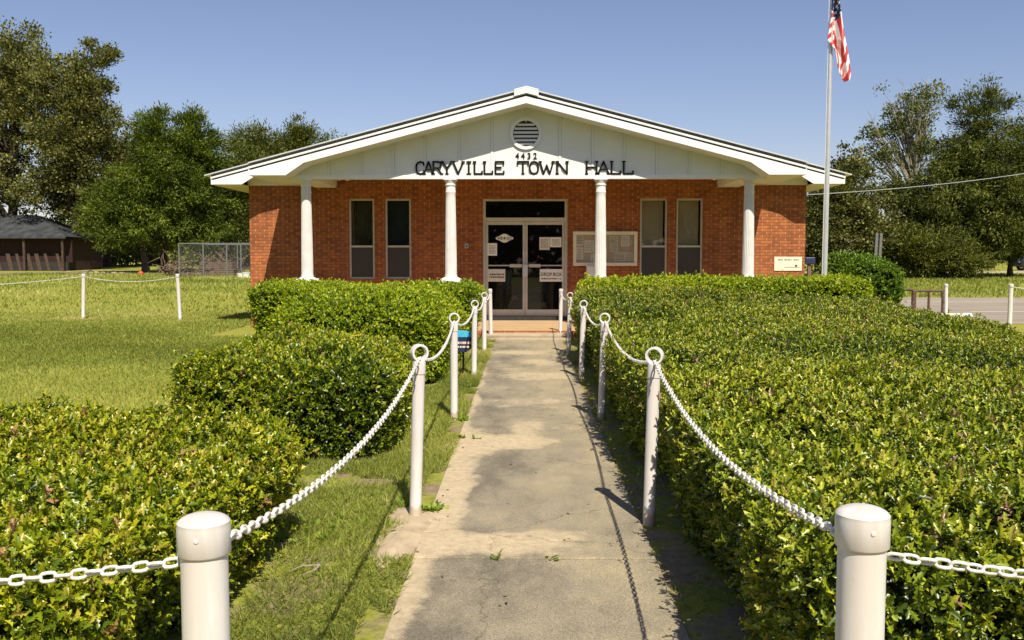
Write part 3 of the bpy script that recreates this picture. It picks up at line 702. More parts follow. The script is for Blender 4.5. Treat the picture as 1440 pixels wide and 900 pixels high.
# entrance
y0 = YW+.03; tz = at(740, 309, YW).z
mb = MB(); t = .065
mb.box(D0, D0+t, y0, y0+.12, DB, DT); mb.box(D1-t, D1, y0, y0+.12, DB, DT); mb.box(D0+t, D1-t, y0, y0+.12, DT-.05, DT); mb.box(D0+t, D1-t, y0-.004, y0+.12, tz-.035, tz+.05)
fr = P(mb, 'door_frame', M['trim'], bevel=.004)
mb = MB(); mb.box(D0+t, D1-t, y0+.05, y0+.06, tz+.05, DT-.05); sub(mb, 'transom_pane', M['doorglass'], fr)
mb = MB(); mb.box(D0, D1, YW-.06, YW+.2, .142, .235); P(mb, 'threshold', M['dark'], bevel=.005)
dm = (D0+D1)/2; zd0 = .24; zd1 = tz-.04
for s, (a, b) in enumerate(((D0+t+.004, dm-.004), (dm+.004, D1-t-.004))):
    mb = MB(); st = .052
    mb.box(a, a+st, y0+.02, y0+.07, zd0, zd1); mb.box(b-st, b, y0+.02, y0+.07, zd0, zd1); mb.box(a+st, b-st, y0+.02, y0+.07, zd1-.075, zd1); mb.box(a+st, b-st, y0+.02, y0+.07, zd0, zd0+.15)
    d = P(mb, 'door', M['trim'], bevel=.003)
    mb = MB(); mb.box(a+st, b-st, y0+.04, y0+.05, zd0+.15, zd1-.075); sub(mb, 'glass_pane', M['doorglass'], d)
    zh = at(740, 373.5, YW).z
    mb = MB(); mb.box(a+st, b-st, y0+.005, y0+.019, zh-.012, zh+.016)
    if s == 0: mb.box(b-st-.30, b-st-.02, y0-.02, y0+.02, zh-.04, zh+.035)
    else: mb.box(a+st+.03, a+st+.30, y0-.02, y0+.02, zh-.04, zh+.035)
    sub(mb, 'push_bar', M['trim'], d, bevel=.004)
    hx = b-.026 if s == 0 else a+.026
    mb = MB(); mb.box(hx-.03, hx+.03, y0-.05, y0-.035, zh-.25, zh+.02); mb.box(hx-.012, hx+.012, y0-.036, y0+.019, zh-.24, zh-.21); mb.box(hx-.012, hx+.012, y0-.036, y0+.019, zh-.02, zh+.01)
    sub(mb, 'door_handle', M['alu'], d, bevel=.003)
YD = y0+.018
# signs and papers behind/on the glass: things of their own
def at2(px, py, Y=YD): v = at(px, py, Y); return v.x, v.z
def scribble(mb, x0, x1, z0, z1, rows, y, mi=0, hgt=.35):
    dz = (z1-z0)/rows
    for r in range(rows):
        x = x0; z = z1-(r+.5)*dz
        while x < x1-.01:
            w = min(random.uniform(.015, .06), x1-x); mb.box(x, x+w, y-.0012, y, z-dz*hgt/2, z+dz*hgt/2, mi); x += w+random.uniform(.006, .015)
def paper(name, label, cat, pa, pb, mat='paper', rows=0, Y=YD, group=None, thick=.003, m=.15):
    x0, z1 = at2(pa[0], pa[1], Y); x1, z0 = at2(pb[0], pb[1], Y)
    root = empty(name, ((x0+x1)/2, Y, z0), label, cat, group)
    mb = MB(); mb.box(x0, x1, Y-thick, Y, z0, z1)
    s = P(mb, 'sheet', M[mat], root)
    if rows:
        mb = MB(); w = x1-x0; h = z1-z0; scribble(mb, x0+m*w, x1-m*w, z0+m*h, z1-m*h, rows, Y-thick-.0002)
        P(mb, 'print', M['ink'], root)
    return root, (x0, x1, z0, z1)
paper('notice', 'small white paper taped at the left edge of the left glass door', 'notice', (685.5, 342), (699, 359.5), 'paper', 6)
paper('notice', 'taller of two joined papers on the upper right glass door', 'notice', (758.5, 333.5), (773, 351.5), 'paper2', 8)
paper('notice', 'wide paper on the right glass door beside a taller sheet', 'notice', (773.6, 333.5), (789.5, 347.5), 'paper', 6)
r_, (x0, x1, z0, z1) = paper('door_sign', 'pale sign reading DROP BOX with an arrow, low on the right door', 'sign', (759, 378.5), (791, 396), 'paper')
text('lettering', 'DROP BOX', .115, M['ink'], None, ((x0+x1)/2, YD-.005, z0+.13), sx=.85).parent = None
o = [o for o in COL.objects if o.name.startswith('lettering')][-1]; o.parent = r_; o.matrix_parent_inverse = Matrix.Translation(-r_.location)
mb = MB(); scribble(mb, x0+.04, x1-.12, z0+.05, z0+.085, 1, YD-.0035, hgt=.8); mb.box(x1-.11, x1-.03, YD-.0045, YD-.0032, z0+.062, z0+.070); mb.prism([(x1-.06, z0+.045), (x1-.025, z0+.066), (x1-.06, z0+.087)], YD-.0045, YD-.0032)
P(mb, 'arrow_line', M['ink'], r_)
r_, (x0, x1, z0, z1) = paper('door_sign', 'grey handwritten sign low on the left glass door', 'sign', (686, 378.5), (710.5, 396), 'paper2')
mb = MB(); scribble(mb, x0+.04, x1-.03, z0+.07, z0+.2, 2, YD-.0035, hgt=.5); P(mb, 'print', M['ink'], r_)
# oval badge
cx, cz = at2(709.5, 335); root = empty('door_sign', (cx, YD, cz), 'scalloped oval sign with a star on the upper left glass door', 'sign')
mb = MB(); pts = []
for k in range(40):
    t = 2*PI*k/40; pts.append((cx+(.165+.02*math.cos(4*t))*math.cos(t)*1.12, cz+(.088+.014*math.cos(4*t+PI)*-1)*math.sin(t)))
mb.prism(pts, YD-.006, YD); P(mb, 'plate', M['paper'], root)
for s, dx in (('WE', -.105), ('GO', .105)):
    o = text('lettering', s, .095, M['black'], root, (dx, -.008, -.034), ext=.001, sx=.85)
mb = MB(); pts = []
for k in range(10):
    t = PI/2+2*PI*k/10; r = .04 if k % 2 == 0 else .017; pts.append((r*math.cos(t), r*math.sin(t)))
mb.prism(pts, -.009, -.007); mb.build('star', M['black'], root)

# wall box by the door
p = at(656, 345.5, YW); root = empty('doorbell_box', (p.x, YW, p.z), 'small grey call box on the brick left of the glass doors', 'call box')
mb = MB(); mb.box(-.045, .045, -.035, 0, -.055, .055); mb.build('housing', M['galv'], root, bevel=.006)
mb = MB(); mb.lathe([(.018, 0), (.018, .012)], (0, 0, 0), 16); o = mb.build('button', M['dark'], root); o.rotation_euler = (PI/2, 0, 0); o.location = (0, -.034, -.01)

# notice board
x0, z1 = at2(806, 325.5, YW-.05); x1, z0 = at2(896, 373.8, YW-.05)
root = empty('notice_board', ((x0+x1)/2, YW, z0), 'glazed notice board in a cream frame, full of papers, behind the third column', 'notice board')
mb = MB(); t = .075; ya, yb = YW-.08, YW-.002
mb.box(x0, x1, ya, yb, z1-t, z1); mb.box(x0, x1, ya, yb, z0, z0+t); mb.box(x0, x0+t, ya, yb, z0+t, z1-t); mb.box(x1-t, x1, ya, yb, z0+t, z1-t)
P(mb, 'frame', M['cream'], root, bevel=.008)
mb = MB(); mb.box(x0+t, x1-t, YW-.02, YW-.004, z0+t, z1-t); P(mb, 'cork_board', M['cork'], root)
mb = MB(); mb.box(x0+t, x1-t, YW-.055, YW-.052, z0+t, z1-t); P(mb, 'glass_pane', M['winglass'], root)
def bp(a, b): q = at(800+a/10, 315+b/10, YW-.02); return q.x, q.z
for (a, b, c, d, m_, rw, lb) in ((100, 160, 205, 300, 'paper2', 5, 'pinned paper in the upper left corner of the notice board'), (100, 330, 200, 498, 'paper', 6, 'pinned paper in the lower left corner of the notice board'), (220, 232, 352, 400, 'paper', 6, 'rounded white notice just left of the column on the notice board'),
                             (308, 420, 356, 530, 'paper', 4, 'narrow white notice at the bottom of the notice board, half hidden by the column'), (570, 165, 690, 278, 'paper2', 6, 'square notice right of the column, in the upper row of the board'),
                             (575, 285, 690, 390, 'paper2', 5, 'darker printed notice right of the column, in the middle row'), (735, 165, 850, 310, 'paper', 7, 'white framed notice in the upper right of the notice board'), (640, 400, 790, 520, 'paper2', 5, 'broad notice in the bottom row of the board, right of the column'), (795, 400, 900, 520, 'paper2', 6, 'bottom right notice on the notice board')):
    xa, za = bp(a, b); xb, zb_ = bp(c, d); q = empty('pinned_notice', ((xa+xb)/2, YW-.02, zb_), lb, 'notice', 'papers pinned in the notice board')
    mb = MB(); mb.box(xa, xb, YW-.024, YW-.0205, zb_, za); P(mb, 'sheet', M[m_], q)
    mb = MB(); scribble(mb, xa+.02, xb-.02, zb_+.02, za-.02, rw, YW-.0242, hgt=.3); P(mb, 'print', M['ink'], q)
# mailbox
p = at(831.5, 383.5, YW-.08); root = empty('wall_mailbox', (p.x, YW, p.z-.1), 'small white metal mailbox on the brick under the notice board', 'mailbox')
mb = MB(); mb.prism([(-.11, -.03), (.11, -.03), (.11, .24), (-.11, .24)], -.15, -.002); mb.build('box', M['white'], root, bevel=.01)
mb = MB(); mb.box(-.12, .12, -.17, -.001, .242, .26); mb.build('lid', M['white'], root, bevel=.004)
# plaque
x0, z1 = at2(1089, 361.2, YW-.02); x1, z0 = at2(1127.5, 380.8, YW-.02)
root = empty('wall_sign', ((x0+x1)/2, YW, z0), 'cream wall sign with a blue shield and line, low on the right brick corner', 'sign')
mb = MB(); mb.box(x0, x1, YW-.022, YW-.002, z0, z1); P(mb, 'panel', M['cream'], root, bevel=.003)
mb = MB(); w = x1-x0; scribble(mb, x0+.13*w, x0+.31*w, z1-.082, z1-.055, 1, YW-.0225, hgt=.9); scribble(mb, x0+.36*w, x0+.63*w, z1-.082, z1-.055, 1, YW-.0225, hgt=.9); scribble(mb, x0+.69*w, x0+.88*w, z1-.082, z1-.055, 1, YW-.0225, hgt=.9)
P(mb, 'lettering', M['ink'], root)
mb = MB(); mb.box(x0+.36*w, x0+.92*w, YW-.0235, YW-.0222, z0+.075, z0+.085); xc = x0+.79*w
mb.prism([(xc-.028, z0+.135), (xc-.028, z0+.105), (xc, z0+.0855), (xc+.028, z0+.105), (xc+.028, z0+.135)], YW-.0235, YW-.0222); P(mb, 'shield_mark', M['navy'], root)
# floodlights under the porch
for px, lb in ((483, 'small white flood lamp under the left end of the porch ceiling'), (1010, 'small white flood lamp under the right end of the porch ceiling')):
    p = at(px, 264, 21.1); root = empty('flood_lamp', (p.x, 21.15, 3.34), lb, 'lamp', 'flood lamps under the porch')
    mb = MB(); mb.lathe([(.05, .12), (.05, .16)], (0, 0, 0), 16); mb.build('mount', M['white'], root, smooth=True)
    for s in (-1, 1):
        mb = MB(); mb.lathe([(.02, 0), (.03, .03), (.055, .11), (.058, .12)], (0, 0, 0), 16); o = mb.build('lamp_head', M['white'], root, smooth=True); o.location = (s*.05, 0, .11); o.rotation_euler = (math.radians(125), 0, s*.6)

# ------------------------------------------------------------------ posts and chains
def link_mesh(mb, c, d, side, L=.044, W=.028, r=.0044):
    """one oval link centred at c, long axis d, flat axis side"""
    pts = []; hl = L/2-W/2; hw = W/2-r
    for k in range(12):
        t = 2*PI*k/12; x = hw*math.cos(t); y = (hl+(0))*(1 if math.sin(t) > 0 else -1)+hw*math.sin(t) if abs(math.sin(t)) > 1e-6 else 0
        pts.append(c + side*x + d*y)
    mb.tube(pts, r, 6, closed=True)
def chain(label, a, b, sag, group, twist=None):
    a, b = Vector(a), Vector(b); n = 80
    pts = [a.lerp(b, k/n)-Vector((0, 0, 4*sag*(k/n)*(1-k/n))) for k in range(n+1)]
    seglen = sum((pts[i+1]-pts[i]).length for i in range(n)); pitch = .0345
    cnt = int(seglen/pitch); mb = MB(); acc = 0; i = 0; pos = []
    for k in range(cnt):
        target = (k+.5)*seglen/cnt
        while acc+(pts[i+1]-pts[i]).length < target: acc += (pts[i+1]-pts[i]).length; i += 1
        l = (pts[i+1]-pts[i]).length; p = pts[i].lerp(pts[i+1], (target-acc)/l); d = (pts[i+1]-pts[i]).normalized()
        pos.append((p, d))
    for k, (p, d) in enumerate(pos):
        h = d.cross(Vector((0, 0, 1))).normalized(); v = h.cross(d)
        ang = (PI/2 if k % 2 else 0)+PI/4+random.uniform(-.22, .22)+.3*math.sin(k*.13)
        link_mesh(mb, p, d, h*math.cos(ang)+v*math.sin(ang))
    root = mb.build('chain', M['chain'], None, smooth=False)
    root.data.polygons.foreach_set('use_smooth', [True]*len(root.data.polygons))
    return tag(root, label, 'chain', group)
posts = {}
def post(label, x, y, h, r, cap, lean=(0, 0), group='white posts along the walk', z0=None, ringrot=0.0):
    z0 = gz(y) if z0 is None else z0
    root = empty('chain_post', (x, y, z0), label, 'post', group); root.rotation_euler = (lean[1], lean[0], 0)
    mb = MB()
    top = h-(.085 if cap else .105)
    mb.lathe([(r, -.05), (r, .3), (r, .7), (r, top)], (0, 0, 0), 40); mb.build('pipe', M['pvcpipe'], root, smooth=True)
    if cap:
        R = r*1.13; mb = MB()
        prof = [(r*1.01, top-.005), (R-.003, top-.004), (R, top), (R, h-.028*r/.05), (R-.001, h-.022*r/.05)]
        for k in range(1, 9): t = k/8*PI/2; prof.append((R*math.cos(t)*.999+.0005, h-.022*r/.05+(.022*r/.05)*math.sin(t)*1.05))
        mb.lathe(prof, (0, 0, 0), 48); c = mb.build('cap', M['pvc'], root, smooth=True)
        mb = MB(); mb.lathe([(.0055, 0), (.0055, .002), (.003, .003)], (0, 0, 0), 14); o = mb.build('screw_cover', M['pvc'], c, smooth=True); o.rotation_euler = (PI/2, 0, .1); o.location = (R*.05, -R+.0005, h-.045)
    else:
        ro, ri, w = .053, .040, .045; n = 36
        mb = MB(); i0 = len(mb.v)
        for k in range(n):
            t = 2*PI*k/n
            for rr, yy in ((ro, -w/2), (ro, w/2), (ri, w/2), (ri, -w/2)): mb.v.append((rr*math.cos(t), yy, rr*math.sin(t)))
        for k in range(n):
            a = k*4; b = ((k+1) % n)*4
            for j in range(4): mb.f.append((a+j, a+(j+1) % 4, b+(j+1) % 4, b+j)); mb.mi.append(0)
        o = mb.build('ring', M['pvc'], root, smooth=True, bevel=.0015); o.location = (0, 0, h-.052); o.rotation_euler = (0, 0, ringrot)
        mb = MB(); mb.lathe([(r*1.10, top-.075), (r*1.10, top-.01), (r*1.02, top+.006), (r*.5, top+.008)], (0, 0, 0), 40); mb.build('collar', M['pvc'], root, smooth=True)
    return root
# near pair
def pxat(px, py, Y): return at(px, py, Y)
d1 = 1.98
pl = at(286, 722, d1); pr = at(1213.5, 711, d1)
post('capped white post nearest the camera on the left side of the walk', pl.x, d1, pl.z, .0505, True)
post('capped white post nearest the camera on the right side of the walk', pr.x, d1, pr.z, .0505, True)
L = []; R = []
ordn = ['second', 'third', 'fourth', 'fifth', 'sixth']
for i, ((bx_, by_), (tx, ty)) in enumerate((((584, 728), (590, 484)), ((638.5, 590), (638.5, 440)), ((666.5, 530), (667.5, 422)), ((681, 496), (681, 411)), ((690.5, 477), (689, 406)))):
    g = gnd(bx_, by_); t = at(tx, ty, g.y); h = t.z; lean = ((t.x-g.x)/h, 0)
    cap = i == 4
    post('%s white post from the camera on the left side, %s' % (ordn[i], 'capped, by the porch step' if cap else 'topped with a pipe ring'), g.x, g.y, h, .037, cap, lean, ringrot=.5 if i == 0 else .25)
    L.append((t.x, g.y, h))
for i, ((bx_, by_), (tx, ty)) in enumerate((((912.5, 738), (921, 488)), ((845.5, 590), (851, 440)), ((817.5, 532), (821, 422)), ((799.5, 497), (802, 411)), ((788, 475), (789, 406)))):
    g = gnd(bx_, by_); t = at(tx, ty, g.y); h = t.z; lean = ((t.x-g.x)/h, 0)
    cap = i == 4
    post('%s white post from the camera on the right side, %s' % (ordn[i], 'capped, by the porch step' if cap else 'topped with a pipe ring'), g.x, g.y, h, .037, cap, lean, ringrot=-.35 if i == 0 else -.2)
    R.append((t.x, g.y, h))
GC = 'white plastic chains along the walk'
def rng_pt(p, dy=0): return (p[0], p[1]+dy, p[2]-.085)
chain('near left white chain rising from the front post to the second post', at(322, 757, d1+.01), rng_pt(L[0]), .125, GC)
chain('near right white chain rising from the front post to the second post', at(1178, 748, d1+.01), rng_pt(R[0]), .125, GC)
for i in range(4):
    for S, nm in ((L, 'left'), (R, 'right')):
        b = rng_pt(S[i+1]) if i < 3 else (S[i+1][0], S[i+1][1]-.03, S[i+1][2]-.10)
        chain('white chain on the %s side of the walk between the %s and %s posts' % (nm, ordn[i], ordn[i+1]), rng_pt(S[i]), b, (.13, .12, .12, .08)[i], GC)
# cross rows at the front
pp = post('white post at the front left corner beyond the picture', -3.05, 1.98, 1.03, .0505, True)
pp2 = post('white post at the front right corner beyond the picture', 3.05, 1.98, 1.03, .0505, True)
chain('white chain leading left from the front left post', at(252, 790, d1), (-3.0, 1.98, .95), .085, GC)
chain('white chain leading right from the front right post', at(1248, 781, d1), (3.0, 1.98, .95), .085, GC)
# lawn posts, left
GL2 = 'white chain posts at the lawn edge'
def farpost(b, t, label, lean=True, group=GL2, r=.045):
    g = gnd(*b); tt = at(t[0], t[1], g.y); h = tt.z-g.z
    post(label, g.x, g.y, h, r, True, ((tt.x-g.x)/h, 0), group, z0=g.z); return Vector((tt.x, g.y, tt.z-.07))
q1 = farpost((117, 450), (117.5, 385), 'upright white post on the left lawn with chains on both sides')
q2 = farpost((253.5, 452), (249.5, 385), 'leaning white post at the end of the lawn chain')
q0 = Vector((-20.5, q1.y, q1.z))
post('white lawn post beyond the left edge of the picture', -20.5, q1.y, q1.z+.07, .045, True, (0, 0), GL2)
chain('white chain sagging across the lawn to the left of the upright post', q0, q1, .28, 'white chains at the lawn edge')
chain('white chain hanging between the two lawn posts', q1, q2, .13, 'white chains at the lawn edge')
# right lot posts
q3 = farpost((1330, 443), (1330.5, 399), 'white post beside the brown pipe rail at the parking area', r=.05)
q4 = farpost((1419.5, 459), (1422, 399), 'white post at the parking edge farthest right in the picture', r=.05)
post('white post right of the parking edge beyond the picture', q4.x+4, q4.y+.2, q4.z, .05, True, (0, 0), GL2)
chain('white chain leading right from the parking edge post', q4, Vector((q4.x+4, q4.y+.2, q4.z)), .15, 'white chains at the lawn edge')

# ------------------------------------------------------------------ flagpole and flag
YP = 18.0; pb = at(1158, 420, YP); pt = at(1169.5, 0, YP); ztop = pt.z+.45
root = empty('flagpole', (pb.x, YP, 0), 'tall tapered silver flagpole in front of the right roof eave', 'flagpole')
root.rotation_euler = (0, math.atan((pt.x-pb.x)/(pt.z-pb.z)), 0)
mb = MB(); mb.lathe([(.055, -.1), (.052, 2), (.046, 4), (.040, 5.6), (.030, ztop)], (0, 0, 0), 24); mb.build('pole', M['alu'], root, smooth=True)
mb = MB(); mb.lathe([(.02, 0), (.06, .03), (.075, .075), (.06, .12), (.02, .15)], (0, 0, ztop), 20); mb.build('ball_finial', M['cream'], root, smooth=True)
mb = MB(); mb.tube([(-.06, -.05, 1.2), (-.065, -.05, ztop-.1)], .005, 6); mb.build('halyard', M['white'], root)
mb = MB(); mb.box(-.075, -.045, -.065, -.035, 1.15, 1.3); mb.build('cleat', M['galv'], root)
# flag: drooping cloth. s across the bundle, t downward
flag = None
def flag_mesh():
    NS, NT = 72, 110; V = []; Fs = []; MI = []
    zt_ = at(1170, -14, YP).z; zb_ = at(1185, 115, YP).z; H = zt_-zb_
    m = H/129.0   # metres per picture pixel at the pole
    def outline(t):      # t in px below the top: left and right edge offsets in px from pole
        pts = [(0, -2, 5), (15, -4, 8), (38, -5, 14), (55, -7.5, 17), (72, -10, 20), (84, 0, 22), (88, 2.5, 23), (100, 4, 25), (112, 6, 27), (120, 8, 27.5), (126, 12, 26.5), (129, 17, 24)]
        for (a, b) in zip(pts[:-1], pts[1:]):
            if a[0] <= t <= b[0]:
                k = (t-a[0])/(b[0]-a[0]); return a[1]+(b[1]-a[1])*k, a[2]+(b[2]-a[2])*k
        return pts[-1][1], pts[-1][2]
    x0 = at(1170, 60, YP).x
    for j in range(NT+1):
        t = 129*j/NT; l, r = outline(t)
        for i in range(NS+1):
            s = i/NS; xpx = l+(r-l)*s
            amp = .02+.06*min(1, t/60)
            yy = -.07-amp*math.sin(s*PI*3.2+t*.012)-.03*math.sin(s*9+t*.05)
            V.append((x0+xpx*m, YP+yy, zt_-t*m))
    for j in range(NT):
        t = 129*(j+.5)/NT; l, r = outline(t)
        for i in range(NS):
            s = (i+.5)/NS; x = l+(r-l)*s
            a = j*(NS+1)+i; Fs.append((a, a+NS+1, a+NS+2, a+1))
            if t < 37-6*math.cos(s*7):      # union
                mi = 2
                u = (x*.9+t*.12) % 4.6; v = (t) % 7.5
                if abs(u-2.3) < 1.1 and abs(v-3.5-(1.5 if int(x//4.6) % 2 else -1.5)) < 1.7: mi = 1
            elif x < 2.5 and t < 92:          # back fold on the left, stripes slanting
                k = (t-x*-.75-38)/6.6; mi = 0 if int(math.floor(k)) % 2 else 1
            elif t > 103 and x < 17:          # folded hem at the bottom
                k = (x*1.1+t*.25)/3.6; mi = 0 if int(math.floor(k)) % 2 else 1
            else:
                k = (x-(t-40)*.16+ (0 if x < 12 else (x-12)*.2))/4.0 if x < 12+.03*t else (x+ (t-40)*.36)/6.8
                mi = 0 if int(math.floor(k)) % 2 else 1
            MI.append(mi)
    me = bpy.data.meshes.new('flag'); me.from_pydata(V, [], Fs)
    for k in ('flagred', 'flagwhite', 'flagblue'): me.materials.append(M[k])
    me.polygons.foreach_set('material_index', MI); me.polygons.foreach_set('use_smooth', [True]*len(Fs)); me.update()
    o = bpy.data.objects.new('flag', me); COL.objects.link(o)
    sd = o.modifiers.new('thickness', 'SOLIDIFY'); sd.thickness = .004
    return o
tag(flag_mesh(), 'drooping red white and blue striped flag hanging from the flagpole', 'flag')

# ------------------------------------------------------------------ yard sign by the walk
g = gnd(651, 528); cxs = at(653, 480, g.y)
root = empty('yard_sign', (at(651.5, 500, g.y).x, g.y, 0), 'small dark yard sign with a bright blue header on a black stake beside the hedge', 'sign')
zt_ = at(653, 465, g.y).z; zm_ = at(653, 474, g.y).z; zb_ = at(653, 495, g.y).z; hw = .135
mb = MB(); mb.tube([(0, .012, -.1), (0, .012, zb_+.1)], .014, 8); mb.build('stake', M['black'], root)
mb = MB(); mb.prism([(-hw, zm_), (-hw, zb_+.07), (-.05, zb_), (.05, zb_), (hw, zb_+.07), (hw, zm_)][::-1], -.006, .004); p_ = mb.build('panel', M['navy'], root)
mb = MB(); mb.prism([(-hw, zt_-.01), (-hw, zm_+.001), (hw, zm_+.001), (hw, zt_-.018), (-.02, zt_+.004)][::-1], -.007, .005); mb.build('header', M['skyblue'], root)
mb = MB(); scribble(mb, -.11, .11, zm_-.10, zm_-.055, 1, -.0065, hgt=.7); scribble(mb, -.10, .10, zm_-.15, zm_-.115, 1, -.0065, hgt=.7); mb.build('lettering', M['pink'], root)

# ------------------------------------------------------------------ hedges
near = lambda y: np.clip(1.15-(y-2.6)/9.0, .42, 1.0)
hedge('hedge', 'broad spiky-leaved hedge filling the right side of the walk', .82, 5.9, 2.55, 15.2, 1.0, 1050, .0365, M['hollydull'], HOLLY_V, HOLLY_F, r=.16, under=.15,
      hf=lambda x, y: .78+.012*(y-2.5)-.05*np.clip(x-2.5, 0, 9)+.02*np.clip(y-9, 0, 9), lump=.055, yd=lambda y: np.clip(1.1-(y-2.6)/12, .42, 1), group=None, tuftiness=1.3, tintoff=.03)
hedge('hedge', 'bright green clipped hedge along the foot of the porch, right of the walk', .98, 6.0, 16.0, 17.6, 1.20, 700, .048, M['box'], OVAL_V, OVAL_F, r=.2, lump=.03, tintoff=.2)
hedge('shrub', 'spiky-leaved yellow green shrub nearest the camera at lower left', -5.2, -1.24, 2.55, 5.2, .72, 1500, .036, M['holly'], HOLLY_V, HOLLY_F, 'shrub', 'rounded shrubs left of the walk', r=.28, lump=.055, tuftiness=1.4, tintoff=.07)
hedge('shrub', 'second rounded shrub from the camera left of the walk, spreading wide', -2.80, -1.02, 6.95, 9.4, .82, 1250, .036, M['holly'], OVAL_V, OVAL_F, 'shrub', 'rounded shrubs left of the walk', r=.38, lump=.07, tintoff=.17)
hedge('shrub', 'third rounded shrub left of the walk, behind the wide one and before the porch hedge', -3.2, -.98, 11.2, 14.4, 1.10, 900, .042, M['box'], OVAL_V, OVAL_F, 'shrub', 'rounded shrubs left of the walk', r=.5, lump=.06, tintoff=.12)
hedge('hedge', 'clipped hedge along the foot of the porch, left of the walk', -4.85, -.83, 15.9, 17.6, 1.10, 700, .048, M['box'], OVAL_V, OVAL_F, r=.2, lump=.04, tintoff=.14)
g = at(1217, 400, 23.2)
hedge('bush', 'tall glossy dark green bush beside the flagpole', g.x-.95, g.x+.86, 22.6, 24.3, 1.58, 420, .062, M['glossy'], OVAL_V, OVAL_F, 'bush', r=.55, lump=.09, tuftiness=3, tintoff=.18, upb=.9)

# ------------------------------------------------------------------ grass
def grass_region(n, xr, yr, size, wmul, accept=None, pw=1.0):
    u = rng.random(n)**pw; Y = yr[0]+(yr[1]-yr[0])*u; X = xr[0]+(xr[1]-xr[0])*rng.random(n)
    P_ = np.stack([X, Y, np.zeros(n)], 1)
    vis = (np.abs(X*F/np.maximum(Y, .1)) < 800) | (np.abs(X) < 1.5)
    if accept is not None: vis &= accept(P_)
    P_ = P_[vis]; P_[:, 2] = np.maximum(0, (P_[:, 1]-28)*.01)
    sz = size(P_[:, 1])*rng.uniform(.5, 1.4, len(P_)); return P_, sz, sz*wmul
def inside(P_, boxes):
    r = np.zeros(len(P_), bool)
    for (a, b, c, d) in boxes: r |= (P_[:, 0] > a) & (P_[:, 0] < b) & (P_[:, 1] > c) & (P_[:, 1] < d)
    return r
solid = [(-5.1, -1.3, 2.7, 5.1), (-2.6, -1.2, 7.1, 9.3), (-3.0, -1.1, 11.2, 14.4), (-4.7, -.95, 16, 17.6), (-6.5, 6.5, 18.4, 40), (-.58, .67, -1, 18.4), (.95, 6.6, 2.7, 17.5), (8.6, 99, 22.4, 35.3)]
P1, s1, w1 = grass_region(330000, (-16, -1.0), (5.2, 26), lambda y: .028+.0014*y, 1.0, lambda p: ~inside(p, solid), .9)
P2, s2, w2 = grass_region(120000, (-36, 40), (24, 66), lambda y: .05+.0018*y, 1.1, lambda p: ~inside(p, solid) & ((p[:, 0] < -6) | (p[:, 0] > 8)), .8)
PP = np.concatenate([P1, P2]); S_ = np.concatenate([s1, s2]); W_ = np.concatenate([w1*(1+P1[:, 1]*.10), w2*3.2])
A_ = np.stack([rng.normal(0, .5, len(PP)), rng.normal(0, .5, len(PP)), np.ones(len(PP))], 1)
tn = .46+nz3(PP, .45)*.16+nz3(PP, 2.1)*.10+rng.normal(0, .15, len(PP))
tag(cloud('lawn_grass', PP, A_, S_, BLADE_V, BLADE_F, M['grassb'], tn, width=W_), 'short sunlit lawn grass', 'grass', kind='stuff')
# rough verge between the walk and the shrubs: patchy long blades and broad weeds
def verge(p):
    a = nz3(p, 1.7)+.5*nz3(p, 5.0)
    ok = True
    bald = ((p[:, 0]+.72)**2/.14**2+(p[:, 1]-5.25)**2/.55**2 < .8+.5*nz3(p, 8)) | ((p[:, 0]+1.3)**2/.35**2+(p[:, 1]-6.5)**2/.25**2 < .7+.5*nz3(p, 7)) | ((p[:, 0] > -.72) & (nz3(p, 4.0) < .1))
    return (rng.random(len(p)) < np.clip(1.0+.4*a, .3, 1)) & ~bald & ~inside(p, solid)
P3, s3, w3 = grass_region(330000, (-2.2, -.60), (2.3, 18), lambda y: .058+y*.0006, 1.0, verge, 1.35)
P4, s4, w4 = grass_region(5000, (.67, 1.0), (2.9, 17.5), lambda y: .05+y*0, 1.0, lambda p: nz3(p, 2.5) > .1)
PP = np.concatenate([P3, P4]); S_ = np.concatenate([s3, s4])*1.05
A_ = np.stack([rng.normal(0, .8, len(PP)), rng.normal(0, .8, len(PP)), np.full(len(PP), .75)], 1)
tn = .48+nz3(PP, 2)*.15+rng.normal(0, .18, len(PP))
tag(cloud('verge_grass', PP, A_, S_, BLADE_V, BLADE_F, M['grassb'], tn, width=S_*.72), 'rough tufty grass beside the walk', 'grass', kind='stuff')
# weeds
n = 12000; X = rng.uniform(-1.75, -.66, n); Y = 2.9+12*rng.random(n)**1.2; W0 = np.stack([X, Y, np.full(n, .008)], 1)
k = (nz3(W0, 3.3) > .15) & verge(W0); W0 = W0[k]
for (a, b, m_) in ((-.60, 5.75, 90), (-.80, 5.9, 70), (-.62, 9.0, 60), (-.15, 4.80, 4), (.13, 4.8, 5), (-.60, 8.05, 30), (-.45, 8.02, 9)):
    W0 = np.concatenate([W0, np.stack([rng.normal(a, .035 if m_ > 30 else .02, m_), rng.normal(b, .04 if m_ > 30 else .008, m_), np.full(m_, .01)], 1)])
D_ = np.stack([rng.normal(0, 1, len(W0)), rng.normal(0, 1, len(W0)), rng.uniform(.15, .9, len(W0))], 1)
tag(cloud('weeds', W0, D_, rng.uniform(.025, .06, len(W0)), OVAL_V, OVAL_F, M['weed'], rng.normal(.5, .2, len(W0)), roll=np.array([0, 0, 1.2])), 'low broad-leaved weeds beside the walk', 'weeds', kind='stuff')
